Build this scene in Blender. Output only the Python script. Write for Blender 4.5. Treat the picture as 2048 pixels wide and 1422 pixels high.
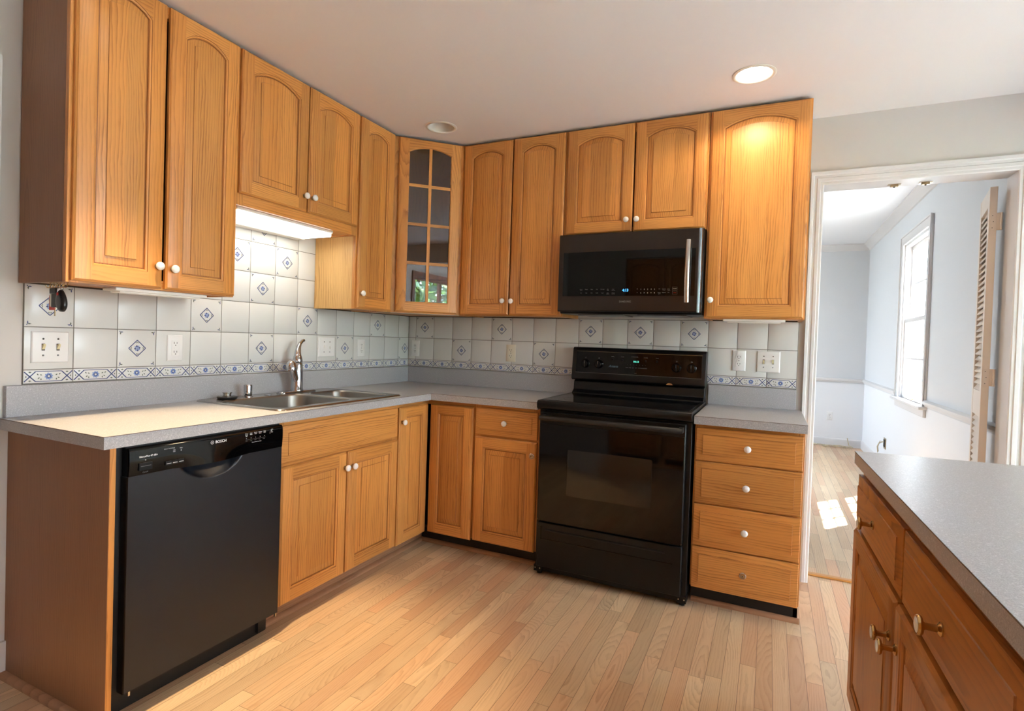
import bpy, bmesh, math, random
from mathutils import Vector, Matrix
random.seed(7)
for o in list(bpy.data.objects):
    bpy.data.objects.remove(o, do_unlink=True)
scene = bpy.context.scene
COL = scene.collection

def lin(c):
    return tuple((x/12.92 if x <= .04045 else ((x+.055)/1.055)**2.4) for x in c)
def rgb(r, g, b):
    return lin((r/255, g/255, b/255))

# ------------------------------------------------------------------ camera
CAM = (2.4083, -3.3214, 1.2435)
YAW, PITCH, ROLL = -0.4399, -0.0168, 0.0328
FPX, PX, PY = 1097.13, 1024.36, 697.49
fwd = Vector((math.sin(YAW)*math.cos(PITCH), math.cos(YAW)*math.cos(PITCH), math.sin(PITCH)))
rgt = fwd.cross(Vector((0, 0, 1))).normalized(); upv = rgt.cross(fwd)
r2 = math.cos(ROLL)*rgt + math.sin(ROLL)*upv
u2 = -math.sin(ROLL)*rgt + math.cos(ROLL)*upv
cam = bpy.data.cameras.new('camera'); camo = bpy.data.objects.new('camera', cam); COL.objects.link(camo)
m = Matrix((r2, u2, -fwd)).transposed().to_4x4(); m.translation = Vector(CAM)
camo.matrix_world = m
cam.sensor_fit = 'HORIZONTAL'; cam.sensor_width = 36; cam.lens = FPX/2048*36
cam.shift_x = -(PX-1024)/2048; cam.shift_y = (PY-711)/2048
cam.clip_start = .02; cam.clip_end = 200
scene.camera = camo

# ------------------------------------------------------------------ world, sun, exposure
scene.view_settings.view_transform = 'Standard'; scene.view_settings.look = 'None'
scene.view_settings.gamma = 1; scene.view_settings.use_curve_mapping = False
scene.view_settings.exposure = 0.60
W = bpy.data.worlds.new('daylight'); scene.world = W; W.use_nodes = True
nt = W.node_tree; nt.nodes.clear()
wo = nt.nodes.new('ShaderNodeOutputWorld'); bg = nt.nodes.new('ShaderNodeBackground')
tc = nt.nodes.new('ShaderNodeTexCoord'); sx = nt.nodes.new('ShaderNodeSeparateXYZ')
rp = nt.nodes.new('ShaderNodeValToRGB')
rp.color_ramp.elements[0].position = .42; rp.color_ramp.elements[0].color = (.42, .45, .46, 1)
rp.color_ramp.elements[1].position = .56; rp.color_ramp.elements[1].color = (.76, .88, 1.0, 1)
e = rp.color_ramp.elements.new(.9); e.color = (.50, .70, 1.0, 1)
mr = nt.nodes.new('ShaderNodeMapRange'); mr.inputs[1].default_value = -1; mr.inputs[2].default_value = 1
nt.links.new(tc.outputs['Generated'], sx.inputs[0]); nt.links.new(sx.outputs[2], mr.inputs[0])
nt.links.new(mr.outputs[0], rp.inputs[0]); nt.links.new(rp.outputs[0], bg.inputs[0])
bg.inputs[1].default_value = 26
nt.links.new(bg.outputs[0], wo.inputs[0])
sun = bpy.data.lights.new('sun', 'SUN'); sun.energy = 130; sun.angle = math.radians(.6); sun.color = (1, .95, .87)
suno = bpy.data.objects.new('sun', sun); COL.objects.link(suno)
suno.rotation_euler = Vector((-.37, -.47, -1)).to_track_quat('-Z', 'Y').to_euler()
def portal(name, loc, rot, sx_, sy_):
    l = bpy.data.lights.new(name, 'AREA'); l.shape = 'RECTANGLE'; l.size = sx_; l.size_y = sy_
    l.cycles.is_portal = True
    o = bpy.data.objects.new(name, l); COL.objects.link(o); o.location = loc; o.rotation_euler = rot
    return o
# windows of the breakfast room and the dining room (sampling portals, they give no light of their own)
portal('portal', (7.12, -1.7, 1.25), (0, math.radians(90), 0), 2.2, 2.5)
portal('portal', (5.55, -3.68, 1.2), (math.radians(90), 0, 0), 1.6, 2.1)
portal('portal', (3.60, 2.38, 1.53), (0, math.radians(90), 0), 1.5, .9)
portal('portal', (-.18, 3.875, 1.45), (0, math.radians(-90), 0), 1.3, .95)  # belongs to the unseen window added for dining room light

# ------------------------------------------------------------------ materials
MATS = {}
def newmat(name):
    mt = bpy.data.materials.new(name); mt.use_nodes = True
    MATS[name] = mt
    return mt, mt.node_tree, mt.node_tree.nodes['Principled BSDF']
def plain(name, col, rough=.5, metal=0, spec=.5, emit=None, estr=0, coat=0, noise=0, nscale=40, bump=0):
    mt, nt, b = newmat(name)
    b.inputs['Base Color'].default_value = (*col, 1); b.inputs['Roughness'].default_value = rough
    b.inputs['Metallic'].default_value = metal; b.inputs['Specular IOR Level'].default_value = spec
    if coat: b.inputs['Coat Weight'].default_value = coat; b.inputs['Coat Roughness'].default_value = .05
    if emit: b.inputs['Emission Color'].default_value = (*emit, 1); b.inputs['Emission Strength'].default_value = estr
    if noise or bump:
        t = nt.nodes.new('ShaderNodeTexCoord'); n = nt.nodes.new('ShaderNodeTexNoise')
        n.inputs['Scale'].default_value = nscale; n.inputs['Detail'].default_value = 4
        nt.links.new(t.outputs['Object'], n.inputs['Vector'])
        if noise:
            mx = nt.nodes.new('ShaderNodeMix'); mx.data_type = 'RGBA'
            mx.inputs[6].default_value = (*[c*(1-noise) for c in col], 1)
            mx.inputs[7].default_value = (*[min(1, c*(1+noise)) for c in col], 1)
            nt.links.new(n.outputs[0], mx.inputs[0]); nt.links.new(mx.outputs[2], b.inputs['Base Color'])
        if bump:
            bp = nt.nodes.new('ShaderNodeBump'); bp.inputs['Strength'].default_value = bump
            bp.inputs['Distance'].default_value = .002
            nt.links.new(n.outputs[0], bp.inputs['Height']); nt.links.new(bp.outputs[0], b.inputs['Normal'])
    return mt

class NG:
    """tiny helper for math nodes"""
    def __init__(s, nt): s.nt = nt
    def n(s, t, **k):
        x = s.nt.nodes.new(t)
        for a, v in k.items(): setattr(x, a, v)
        return x
    def m(s, op, a, b=None, c=None, clamp=False):
        x = s.nt.nodes.new('ShaderNodeMath'); x.operation = op; x.use_clamp = clamp
        for i, v in enumerate((a, b, c)):
            if v is None: continue
            if isinstance(v, (int, float)): x.inputs[i].default_value = v
            else: s.nt.links.new(v, x.inputs[i])
        return x.outputs[0]
    def vec(s, a, b, c):
        x = s.nt.nodes.new('ShaderNodeCombineXYZ')
        for i, v in enumerate((a, b, c)):
            if isinstance(v, (int, float)): x.inputs[i].default_value = v
            else: s.nt.links.new(v, x.inputs[i])
        return x.outputs[0]
    def noise(s, v, scale=1, detail=2, rough=.5):
        x = s.nt.nodes.new('ShaderNodeTexNoise'); s.nt.links.new(v, x.inputs['Vector'])
        x.inputs['Scale'].default_value = scale; x.inputs['Detail'].default_value = detail
        x.inputs['Roughness'].default_value = rough
        return x.outputs[0]
    def wn(s, v):
        x = s.nt.nodes.new('ShaderNodeTexWhiteNoise'); x.noise_dimensions = '1D'
        s.nt.links.new(v, x.inputs['W']); return x.outputs[0]
    def mix(s, f, a, b, blend='MIX'):
        x = s.nt.nodes.new('ShaderNodeMix'); x.data_type = 'RGBA'; x.blend_type = blend
        for i, v in ((0, f), (6, a), (7, b)):
            if isinstance(v, (int, float)): x.inputs[i].default_value = v
            elif isinstance(v, tuple): x.inputs[i].default_value = (*v, 1)
            else: s.nt.links.new(v, x.inputs[i])
        return x.outputs[2]

def wood_color(g, u, v, seed, light, mid, dark, ring=.0075, contrast=.55, tone=.35):
    """oak grain: u runs along the board, v across it, seed is per board"""
    r1 = g.wn(seed); r2_ = g.wn(g.m('ADD', seed, 31.7)); r3 = g.wn(g.m('ADD', seed, 77.1))
    zz = g.m('MULTIPLY', seed, 3.7)
    warp = g.m('SUBTRACT', g.noise(g.vec(g.m('MULTIPLY', u, 1.6), g.m('MULTIPLY', v, 9.0), zz), 1, 3), .5)
    fine = g.m('SUBTRACT', g.noise(g.vec(g.m('MULTIPLY', u, 9.0), g.m('MULTIPLY', v, 60.0), zz), 1, 2), .5)
    v0 = g.m('MULTIPLY', g.m('SUBTRACT', r1, .5), .12)
    dv = g.m('ADD', g.m('SUBTRACT', v, v0), g.m('MULTIPLY', warp, .05))
    hh = g.m('ADD', g.m('MULTIPLY', g.m('SUBTRACT', g.noise(g.vec(g.m('MULTIPLY', u, 1.3), r2_, zz), 1, 1), .25), g.m('MULTIPLY_ADD', g.m('POWER', g.wn(g.m('ADD', seed, 5.9)), 1.6), .32, .05)), .0)
    rr = g.m('SQRT', g.m('ADD', g.m('MULTIPLY', dv, dv), g.m('MULTIPLY', hh, hh)))
    ph = g.m('ADD', g.m('DIVIDE', rr, g.m('MULTIPLY', g.m('ADD', g.m('MULTIPLY', r2_, .8), .7), ring)), g.m('ADD', g.m('MULTIPLY', fine, .9), g.m('MULTIPLY', r3, 9.0)))
    fr = g.m('FRACT', ph)
    band = g.m('POWER', fr, 2.2)
    fall = g.m('MULTIPLY', g.m('SUBTRACT', 1.0, fr), 9.0, clamp=True)
    band = g.m('MULTIPLY', band, fall)
    amp = g.noise(g.vec(g.m('MULTIPLY', u, 3.0), g.m('MULTIPLY', v, 25.0), g.m('ADD', zz, 9.0)), 1, 2)
    band = g.m('MULTIPLY', band, g.m('MULTIPLY', g.m('SUBTRACT', amp, .25, clamp=True), 2.4), clamp=True)
    # open pores: short dark dashes along the grain
    pore = g.noise(g.vec(g.m('MULTIPLY', u, 35.0), g.m('MULTIPLY', v, 900.0), zz), 1, 1)
    pore = g.m('MULTIPLY', g.m('SUBTRACT', pore, .52, clamp=True), 4.0, clamp=True)
    dk = g.m('ADD', g.m('MULTIPLY', band, contrast), g.m('MULTIPLY', pore, g.m('ADD', g.m('MULTIPLY', band, .35), .12)), clamp=True)
    base = g.mix(g.m('ADD', g.m('MULTIPLY', r2_, .8), g.m('MULTIPLY', warp, .6), clamp=True), light, mid)
    col = g.mix(dk, base, dark)
    tn = g.m('ADD', 1-tone/2, g.m('MULTIPLY', r3, tone))
    col = g.mix(1.0, col, g.vec(tn, tn, tn), 'MULTIPLY')
    return col, dk

def oak(name, light, mid, dark, stave=False, rough=.36, ring=.0105, contrast=.9, tone=.32, coat=.0, spec=.5):
    mt, nt, b = newmat(name); g = NG(nt)
    uv = g.n('ShaderNodeUVMap'); s = g.n('ShaderNodeSeparateXYZ'); nt.links.new(uv.outputs[0], s.inputs[0])
    at = g.n('ShaderNodeAttribute', attribute_name='seed')
    u, v, seed = s.outputs[0], s.outputs[1], at.outputs['Fac']
    if stave:
        w = g.m('ADD', .085, g.m('MULTIPLY', g.wn(seed), .05))
        idx = g.m('FLOOR', g.m('ADD', g.m('DIVIDE', v, w), g.m('MULTIPLY', g.wn(g.m('ADD', seed, 5.5)), 1.0)))
        seed = g.m('ADD', seed, g.m('MULTIPLY', idx, 3.37))
    col, dk = wood_color(g, u, v, seed, light, mid, dark, ring, contrast, tone)
    nt.links.new(col, b.inputs['Base Color'])
    b.inputs['Roughness'].default_value = rough; b.inputs['Specular IOR Level'].default_value = spec
    bp = g.n('ShaderNodeBump'); bp.inputs['Strength'].default_value = .12; bp.inputs['Distance'].default_value = .0008; bp.invert = True
    nt.links.new(dk, bp.inputs['Height']); nt.links.new(bp.outputs[0], b.inputs['Normal'])
    return mt

OL, OM, OD = rgb(210, 148, 80), rgb(194, 128, 62), rgb(136, 78, 30)
oak('oak', OL, OM, OD)
oak('oak_panel', OL, OM, OD, stave=True, contrast=.95, ring=.012)
oak('oak_groove', rgb(164, 104, 52), rgb(150, 92, 42), rgb(106, 60, 26), rough=.5)  # darker groove faces: gathered finish, plus crease shade put into the colour
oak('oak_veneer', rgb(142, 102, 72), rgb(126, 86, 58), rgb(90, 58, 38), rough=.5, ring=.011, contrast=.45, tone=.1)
oak('island_oak', rgb(190, 124, 58), rgb(172, 104, 44), rgb(116, 62, 22)); oak('island_oak_panel', rgb(190, 124, 58), rgb(172, 104, 44), rgb(116, 62, 22), stave=True, contrast=.7, ring=.012)  # darker copy of the oak; the island's weak light is in the colour
oak('oak_light', rgb(226, 186, 122), rgb(214, 170, 106), rgb(176, 128, 70), rough=.45, ring=.011)
oak('oak_toe', rgb(176, 132, 98), rgb(160, 116, 84), rgb(120, 82, 54), rough=.5, tone=.2)
oak('brown_trim', rgb(120, 62, 34), rgb(100, 48, 26), rgb(60, 26, 14), rough=.4)

def floor_mat():
    mt, nt, b = newmat('floor_oak'); g = NG(nt)
    t = g.n('ShaderNodeTexCoord'); s = g.n('ShaderNodeSeparateXYZ'); nt.links.new(t.outputs['Object'], s.inputs[0])
    x, y = s.outputs[0], s.outputs[1]
    bw = .0572
    fx = g.m('DIVIDE', x, bw); i = g.m('FLOOR', fx); lx = g.m('SUBTRACT', fx, i)
    ri = g.wn(i); L = g.m('ADD', .55, g.m('MULTIPLY', g.wn(g.m('ADD', i, 50.3)), .75))
    fy = g.m('ADD', g.m('DIVIDE', y, L), g.m('MULTIPLY', ri, 17.0)); j = g.m('FLOOR', fy); ly = g.m('SUBTRACT', fy, j)
    seed = g.m('ADD', g.m('MULTIPLY', i, 7.13), g.m('MULTIPLY', j, 3.31))
    v = g.m('MULTIPLY', g.m('SUBTRACT', lx, .5), bw)
    u = g.m('ADD', y, g.m('MULTIPLY', g.wn(seed), 40.0))
    col, dk = wood_color(g, u, v, seed, rgb(218, 190, 154), rgb(200, 166, 130), rgb(142, 100, 68), .0072, .5, .30)
    # redder and paler boards
    hr = g.wn(g.m('ADD', seed, 11.9))
    col = g.mix(g.m('MULTIPLY', g.m('SUBTRACT', hr, .55, clamp=True), .9), col, rgb(196, 132, 98))
    kn = g.noise(g.vec(g.m('MULTIPLY', u, 7.0), g.m('MULTIPLY', v, 22.0), seed), 1, 1)
    kn = g.m('MULTIPLY', g.m('SUBTRACT', kn, .80, clamp=True), 9.0, clamp=True)
    col = g.mix(kn, col, rgb(96, 58, 34))
    ex = g.m('MINIMUM', lx, g.m('SUBTRACT', 1.0, lx)); ex = g.m('MULTIPLY', ex, bw)
    ey = g.m('MINIMUM', ly, g.m('SUBTRACT', 1.0, ly)); ey = g.m('MULTIPLY', ey, L)
    gw = g.m('ADD', .0004, g.m('MULTIPLY', g.noise(g.vec(g.m('MULTIPLY', y, 3.0), i, 0.0), 1, 2), .0007))
    gap = g.m('MAXIMUM', g.m('LESS_THAN', ex, gw), g.m('LESS_THAN', ey, .0007))
    col = g.mix(g.m('MULTIPLY', gap, .8), col, rgb(70, 42, 24))
    nt.links.new(col, b.inputs['Base Color'])
    big = g.noise(g.vec(x, y, 0.0), 3, 3)
    nt.links.new(g.m('ADD', .30, g.m('MULTIPLY', big, .18)), b.inputs['Roughness'])
    bp = g.n('ShaderNodeBump'); bp.inputs['Strength'].default_value = .3; bp.inputs['Distance'].default_value = .0008; bp.invert = True
    nt.links.new(g.m('ADD', gap, g.m('MULTIPLY', dk, .15)), bp.inputs['Height']); nt.links.new(bp.outputs[0], b.inputs['Normal'])
floor_mat()

plain('wall_paint', rgb(208, 202, 196), .65, noise=.02, nscale=6, bump=.05)
plain('ceiling_paint', rgb(238, 234, 231), .75)
plain('dining_blue', rgb(212, 213, 215), .6)
plain('dining_white', rgb(232, 232, 234), .5)
plain('trim_white', rgb(218, 214, 212), .35)
plain('door_beige', rgb(214, 200, 186), .4)
plain('tile_white', rgb(216, 215, 212), .27, spec=.5, noise=.012, nscale=9)
plain('tile_cream', rgb(226, 222, 208), .16)
plain('grout', rgb(122, 118, 110), .85)
plain('blue_ink', rgb(46, 58, 112), .3)
plain('pale_blue_ink', rgb(120, 142, 196), .3)
plain('green_ink', rgb(78, 86, 70), .3)
def laminate():
    mt, nt, b = newmat('laminate'); g = NG(nt)
    t = g.n('ShaderNodeTexCoord'); P = t.outputs['Object']
    n1 = g.noise(P, 520, 2, .6); n2 = g.noise(P, 190, 3, .6)
    c = g.mix(g.m('MULTIPLY', g.m('SUBTRACT', n1, .35, clamp=True), 3.0, clamp=True), rgb(150, 149, 152), rgb(186, 184, 186))
    c = g.mix(g.m('MULTIPLY', g.m('SUBTRACT', n2, .56, clamp=True), 5.0, clamp=True), c, rgb(206, 204, 206))
    nt.links.new(c, b.inputs['Base Color']); b.inputs['Roughness'].default_value = .34
laminate()
plain('laminate_seam', rgb(96, 78, 66), .6)
plain('porcelain', rgb(238, 234, 230), .12)
plain('brass', rgb(196, 164, 110), .22, metal=1)
plain('old_brass', rgb(170, 150, 118), .3, metal=1)
plain('chrome', rgb(186, 186, 190), .07, metal=1)
plain('steel', rgb(178, 174, 168), .24, metal=1)
plain('steel_bowl', rgb(150, 146, 140), .33, metal=1)
plain('brushed_handle', rgb(196, 190, 184), .25, metal=1)
plain('black_satin', rgb(13, 13, 14), .34, spec=.3)
plain('black_door_satin', rgb(13, 18, 26), .33, spec=.6)
plain('handle_black', rgb(34, 33, 33), .42, spec=.4)
plain('black_gloss', rgb(6, 6, 7), .05, spec=.32)
plain('black_glass', rgb(4, 4, 4), .03, spec=.3)
plain('oven_window', rgb(26, 24, 22), .12, spec=.5)
plain('black_matte', rgb(16, 15, 15), .6)
plain('black_toe', rgb(15, 13, 13), .5)
plain('dark_stainless', rgb(62, 56, 54), .30, metal=.85)
plain('dark_stainless_edge', rgb(120, 126, 134), .25, metal=.9)
plain('white_plate', rgb(232, 230, 228), .28)
plain('almond_plate', rgb(228, 218, 198), .28)
plain('almond_toggle', rgb(216, 204, 160), .3)
plain('slot_dark', rgb(60, 56, 52), .5)
plain('white_ink', rgb(205, 205, 208), .5)
plain('grey_ink', rgb(120, 120, 122), .5)
plain('dim_grey_ink', rgb(92, 88, 86), .4)
plain('script_ink', rgb(92, 128, 140), .4)
plain('gold_line', rgb(120, 108, 84), .35, metal=.6)
plain('blue_led', (.01, .1, .4), .4, emit=(.08, .45, 1.0), estr=1.3)
plain('green_led', (.02, .2, .15), .4, emit=(.12, .75, .55), estr=.8)
plain('white_led', (.5, .5, .5), .4, emit=(.9, .95, 1.0), estr=.7)
plain('tube_glow', (.9, .9, .85), .5, emit=(1.0, .95, .84), estr=3.2)
plain('fixture_white', rgb(238, 236, 230), .5)
plain('bulb_glow', (1, .95, .85), .5, emit=(1.0, .93, .82), estr=16)
plain('can_white', rgb(235, 228, 216), .45)
plain('bulb_off', rgb(214, 208, 194), .5)
plain('red_plastic', rgb(196, 48, 40), .35)
plain('white_card', rgb(232, 234, 226), .4)
plain('rubber_black', rgb(14, 14, 15), .45)
plain('fob_black', rgb(17, 21, 23), .35)
plain('cabinet_inside', rgb(60, 42, 28), .6)
plain('cord_beige', rgb(196, 180, 150), .5)
plain('grass', rgb(150, 152, 146), .9, noise=.1, nscale=4)  # ground coloured as pale stone, to keep green bounce light out
plain('pale_tile_floor', rgb(226, 224, 220), .4, noise=.03, nscale=2)
plain('siding', rgb(226, 228, 230), .6)
plain('leaf_a', rgb(92, 132, 52), .45, spec=.4)
plain('leaf_b', rgb(44, 80, 42), .4, spec=.5)
plain('bark', rgb(90, 74, 60), .8)
plain('torn_white', rgb(228, 222, 212), .7)

def glassmat(name, fac, tint=(1, 1, 1)):
    mt = bpy.data.materials.new(name); mt.use_nodes = True; MATS[name] = mt
    nt = mt.node_tree; nt.nodes.clear()
    o = nt.nodes.new('ShaderNodeOutputMaterial'); mx = nt.nodes.new('ShaderNodeMixShader')
    tr = nt.nodes.new('ShaderNodeBsdfTransparent'); gl = nt.nodes.new('ShaderNodeBsdfGlossy')
    gl.inputs['Roughness'].default_value = .01; tr.inputs[0].default_value = (*tint, 1)
    lw = nt.nodes.new('ShaderNodeLayerWeight'); lw.inputs[0].default_value = .5
    ad = nt.nodes.new('ShaderNodeMath'); ad.operation = 'MULTIPLY_ADD'; ad.use_clamp = True; ad.inputs[1].default_value = .55; ad.inputs[2].default_value = fac
    pw = nt.nodes.new('ShaderNodeMath'); pw.operation = 'POWER'; pw.inputs[1].default_value = 5
    nt.links.new(lw.outputs['Facing'], pw.inputs[0]); nt.links.new(pw.outputs[0], ad.inputs[0]); nt.links.new(ad.outputs[0], mx.inputs[0])
    nt.links.new(tr.outputs[0], mx.inputs[1]); nt.links.new(gl.outputs[0], mx.inputs[2]); nt.links.new(mx.outputs[0], o.inputs[0])
glassmat('window_glass', .04, (.97, .98, .98))
glassmat('cabinet_glass', .10, (.52, .52, .54))

# ------------------------------------------------------------------ geometry helpers
class Fr:
    """local frame: X along the width, O outward from the wall, Z up"""
    def __init__(s, org, xd, od): s.o = Vector(org); s.x = Vector(xd).normalized(); s.d = Vector(od).normalized()
    def __call__(s, X, O, Z): return s.o + s.x*X + s.d*O + Vector((0, 0, Z))
WORLD = Fr((0, 0, 0), (1, 0, 0), (0, 1, 0))
BACK = Fr((0, 0, 0), (1, 0, 0), (0, -1, 0))         # back wall, X = world x
LEFT = Fr((0, 0, 0), (0, 1, 0), (1, 0, 0))          # left wall, X = world y
DIAG = Fr((.305, -.61, 0), (1, 1, 0), (1, -1, 0))   # corner wall cabinet face
ISL_A = math.radians(1.3)
ISL = Fr((2.672, -1.208, 0), (math.sin(ISL_A), -math.cos(ISL_A), 0), (-math.cos(ISL_A), -math.sin(ISL_A), 0))

_seed = [1.0]
def ns():
    _seed[0] += 1.37
    return _seed[0]

class MB:
    def __init__(s, fr=WORLD): s.fr = fr; s.v = []; s.f = []; s.m = []; s.uv = []; s.sd = []; s.mats = []; s.sm = []
    def mi(s, m):
        if m not in s.mats: s.mats.append(m)
        return s.mats.index(m)
    def face(s, pts, mat, grain='v', c=(0, 0), seed=0., smooth=False):
        """pts: local (X,O,Z)"""
        b = len(s.v); s.v += [s.fr(*p) for p in pts]; s.f.append(tuple(range(b, b+len(pts)))); s.m.append(s.mi(mat)); s.sd.append(seed); s.sm.append(smooth)
        k = seed*5.31 % 17
        if grain == 'v': s.uv.append([(p[2]+k, p[0]+p[1]-c[0]) for p in pts])
        elif grain == 'h': s.uv.append([(p[0]+k, p[2]+p[1]-c[1]) for p in pts])
        else: s.uv.append([(p[1]+k, p[0]-c[0]+p[2]) for p in pts])
        return s
    def box(s, x0, x1, o0, o1, z0, z1, mat, grain='v', seed=None):
        if seed is None: seed = ns()
        c = ((x0+x1)/2, (z0+z1)/2)
        P = lambda i, j, k: ((x0, x1)[i], (o0, o1)[j], (z0, z1)[k])
        for q in (((0,0,0),(0,1,0),(0,1,1),(0,0,1)), ((1,0,0),(1,0,1),(1,1,1),(1,1,0)), ((0,0,0),(0,0,1),(1,0,1),(1,0,0)),
                  ((0,1,0),(1,1,0),(1,1,1),(0,1,1)), ((0,0,0),(1,0,0),(1,1,0),(0,1,0)), ((0,0,1),(0,1,1),(1,1,1),(1,0,1))):
            s.face([P(*a) for a in q], mat, grain, c, seed)
        return s
    def rings(s, rs, mat, grain='v', seed=0., closed=True, cap0=False, cap1=False, smooth=True, c=(0, 0)):
        """rs: list of rings, each a list of local points"""
        n = len(rs[0])
        b = len(s.v)
        for r in rs: s.v += [s.fr(*p) for p in r]
        k = seed*5.31 % 17
        def uv(p): return (p[2]+k, p[0]+p[1]-c[0]) if grain == 'v' else (p[0]+k, p[2]+p[1]-c[1])
        for i in range(len(rs)-1):
            for j in range(n if closed else n-1):
                j2 = (j+1) % n
                s.f.append((b+i*n+j, b+i*n+j2, b+(i+1)*n+j2, b+(i+1)*n+j)); s.m.append(s.mi(mat)); s.sd.append(seed); s.sm.append(smooth)
                s.uv.append([uv(rs[i][j]), uv(rs[i][j2]), uv(rs[i+1][j2]), uv(rs[i+1][j])])
        for flag, i in ((cap0, 0), (cap1, len(rs)-1)):
            if flag:
                s.f.append(tuple(b+i*n+j for j in range(n))); s.m.append(s.mi(mat)); s.sd.append(seed); s.sm.append(False)
                s.uv.append([uv(p) for p in rs[i]])
        return s
    def lathe(s, prof, cen, axis='O', n=24, mat='porcelain', smooth=True, caps=True):
        """prof: (radius, distance along the axis)"""
        rs = []
        for r, h in prof:
            ring = []
            for k in range(n):
                a = 2*math.pi*k/n; ca, sa = r*math.cos(a), r*math.sin(a)
                ring.append({'O': (cen[0]+ca, cen[1]+h, cen[2]+sa), 'Z': (cen[0]+ca, cen[1]+sa, cen[2]+h), 'X': (cen[0]+h, cen[1]+ca, cen[2]+sa)}[axis])
            rs.append(ring)
        return s.rings(rs, mat, cap0=caps and prof[0][0] > 1e-5, cap1=caps and prof[-1][0] > 1e-5, smooth=smooth)
    def tube(s, path, rad, n=10, mat='chrome', flat=1.0):
        path = [Vector(p) for p in path]; rs = []
        if isinstance(rad, (int, float)): rad = [rad]*len(path)
        prev = None
        for i, p in enumerate(path):
            t = (path[min(i+1, len(path)-1)]-path[max(i-1, 0)]).normalized()
            a = t.cross(Vector((0, 0, 1))) if prev is None else prev - t*prev.dot(t)
            if a.length < 1e-4: a = t.cross(Vector((1, 0, 0)))
            a.normalize(); prev = a; b = t.cross(a)
            rs.append([tuple(p + a*rad[i]*math.cos(2*math.pi*k/n) + b*rad[i]*flat*math.sin(2*math.pi*k/n)) for k in range(n)])
        return s.rings(rs, mat, cap0=True, cap1=True)
    def build(s, name, parent=None, bevel=0, loc=None, seg=2, sharp=40, noweld=False):
        """link as ONE mesh object; mesh is stored relative to the parent's (or its own) base point"""
        org = Vector(parent['_base']) if parent is not None else (Vector(loc) if loc is not None else s.center())
        me = bpy.data.meshes.new(name)
        me.from_pydata([tuple(v-org) for v in s.v], [], s.f)
        for m_ in s.mats: me.materials.append(MATS[m_])
        me.polygons.foreach_set('material_index', s.m); me.polygons.foreach_set('use_smooth', s.sm)
        ul = me.uv_layers.new(name='UVMap')
        flat = [c for f in s.uv for p in f for c in p]; ul.data.foreach_set('uv', flat)
        at = me.attributes.new('seed', 'FLOAT', 'FACE'); at.data.foreach_set('value', s.sd)
        bm = bmesh.new(); bm.from_mesh(me)
        if not noweld: bmesh.ops.remove_doubles(bm, verts=bm.verts, dist=1e-6)
        bmesh.ops.recalc_face_normals(bm, faces=bm.faces); bm.to_mesh(me); bm.free()
        try: me.set_sharp_from_angle(angle=math.radians(sharp))
        except Exception: pass
        o = bpy.data.objects.new(name, me); COL.objects.link(o)
        if parent is not None:
            o.parent = parent
            if parent.get('_part'): pass
            o['_base'] = tuple(org); o['_part'] = 1
        else:
            o.location = org; o['_base'] = tuple(org)
        if bevel:
            b = o.modifiers.new('bevel', 'BEVEL'); b.width = bevel; b.segments = seg; b.limit_method = 'ANGLE'; b.angle_limit = math.radians(35)
            b.harden_normals = False
        return o
    def center(s):
        xs = [v.x for v in s.v]; ys = [v.y for v in s.v]; zs = [v.z for v in s.v]
        return Vector(((min(xs)+max(xs))/2, (min(ys)+max(ys))/2, min(zs)))

def thing(name, loc, label, cat, group=None):
    o = bpy.data.objects.new(name, None); COL.objects.link(o); o.location = loc; o['_base'] = tuple(loc)
    o.empty_display_size = .05
    return tag(o, label, cat, group)
def tag(o, label, cat, group=None, kind=None):
    o['label'] = label; o['category'] = cat
    if group: o['group'] = group
    if kind: o['kind'] = kind
    return o
def struct(o, label=None):
    o['kind'] = 'structure'
    if label: o['label'] = label
    return o
def copy_tree(o, delta=None, parent=None):
    c = o.copy(); COL.objects.link(c)
    if parent is not None: c.parent = parent
    elif delta is not None: c.location = Vector(o.location)+Vector(delta)
    for ch in list(o.children): copy_tree(ch, None, c)
    return c

def text_geo(mb, s, X, O, Z, size, mat, align='LEFT', bold=0, squeeze=1, shear=0):
    cu = bpy.data.curves.new('t', 'FONT'); cu.body = s; cu.size = size; cu.align_x = align; cu.offset = bold; cu.shear = shear
    cu.resolution_u = 3
    ob = bpy.data.objects.new('t', cu)
    me = bpy.data.meshes.new_from_object(ob)
    vs = [v.co.copy() for v in me.vertices]
    for p in me.polygons:
        mb.face([(X+vs[i].x*squeeze, O, Z+vs[i].y) for i in p.vertices], mat)
    bpy.data.objects.remove(ob); bpy.data.curves.remove(cu); bpy.data.meshes.remove(me)

# ------------------------------------------------------------------ room shell
H = 2.468
YB, XK, XB, YD, XD, HD = -3.62, 3.72, 7.1, 4.9, 3.505, 2.60
def sbox(name, x0, x1, y0, y1, z0, z1, mat, kind='structure', bevel=0):
    o = MB().box(x0, x1, y0, y1, z0, z1, mat).build(name, bevel=bevel); o['kind'] = kind; return o
f = MB().box(-.5, XK+.1, YB-.1, 0.06, -.06, 0, 'floor_oak'); f.box(XK+.1, XB+.1, YB-.1, 0.06, -.06, 0, 'pale_tile_floor'); f.box(-.5, XD+.1, .06, YD+.1, -.06, 0, 'floor_oak')  # unseen breakfast room floor made pale, to bounce neutral light
struct(f.build('floor', loc=(0, 0, 0)))
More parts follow.
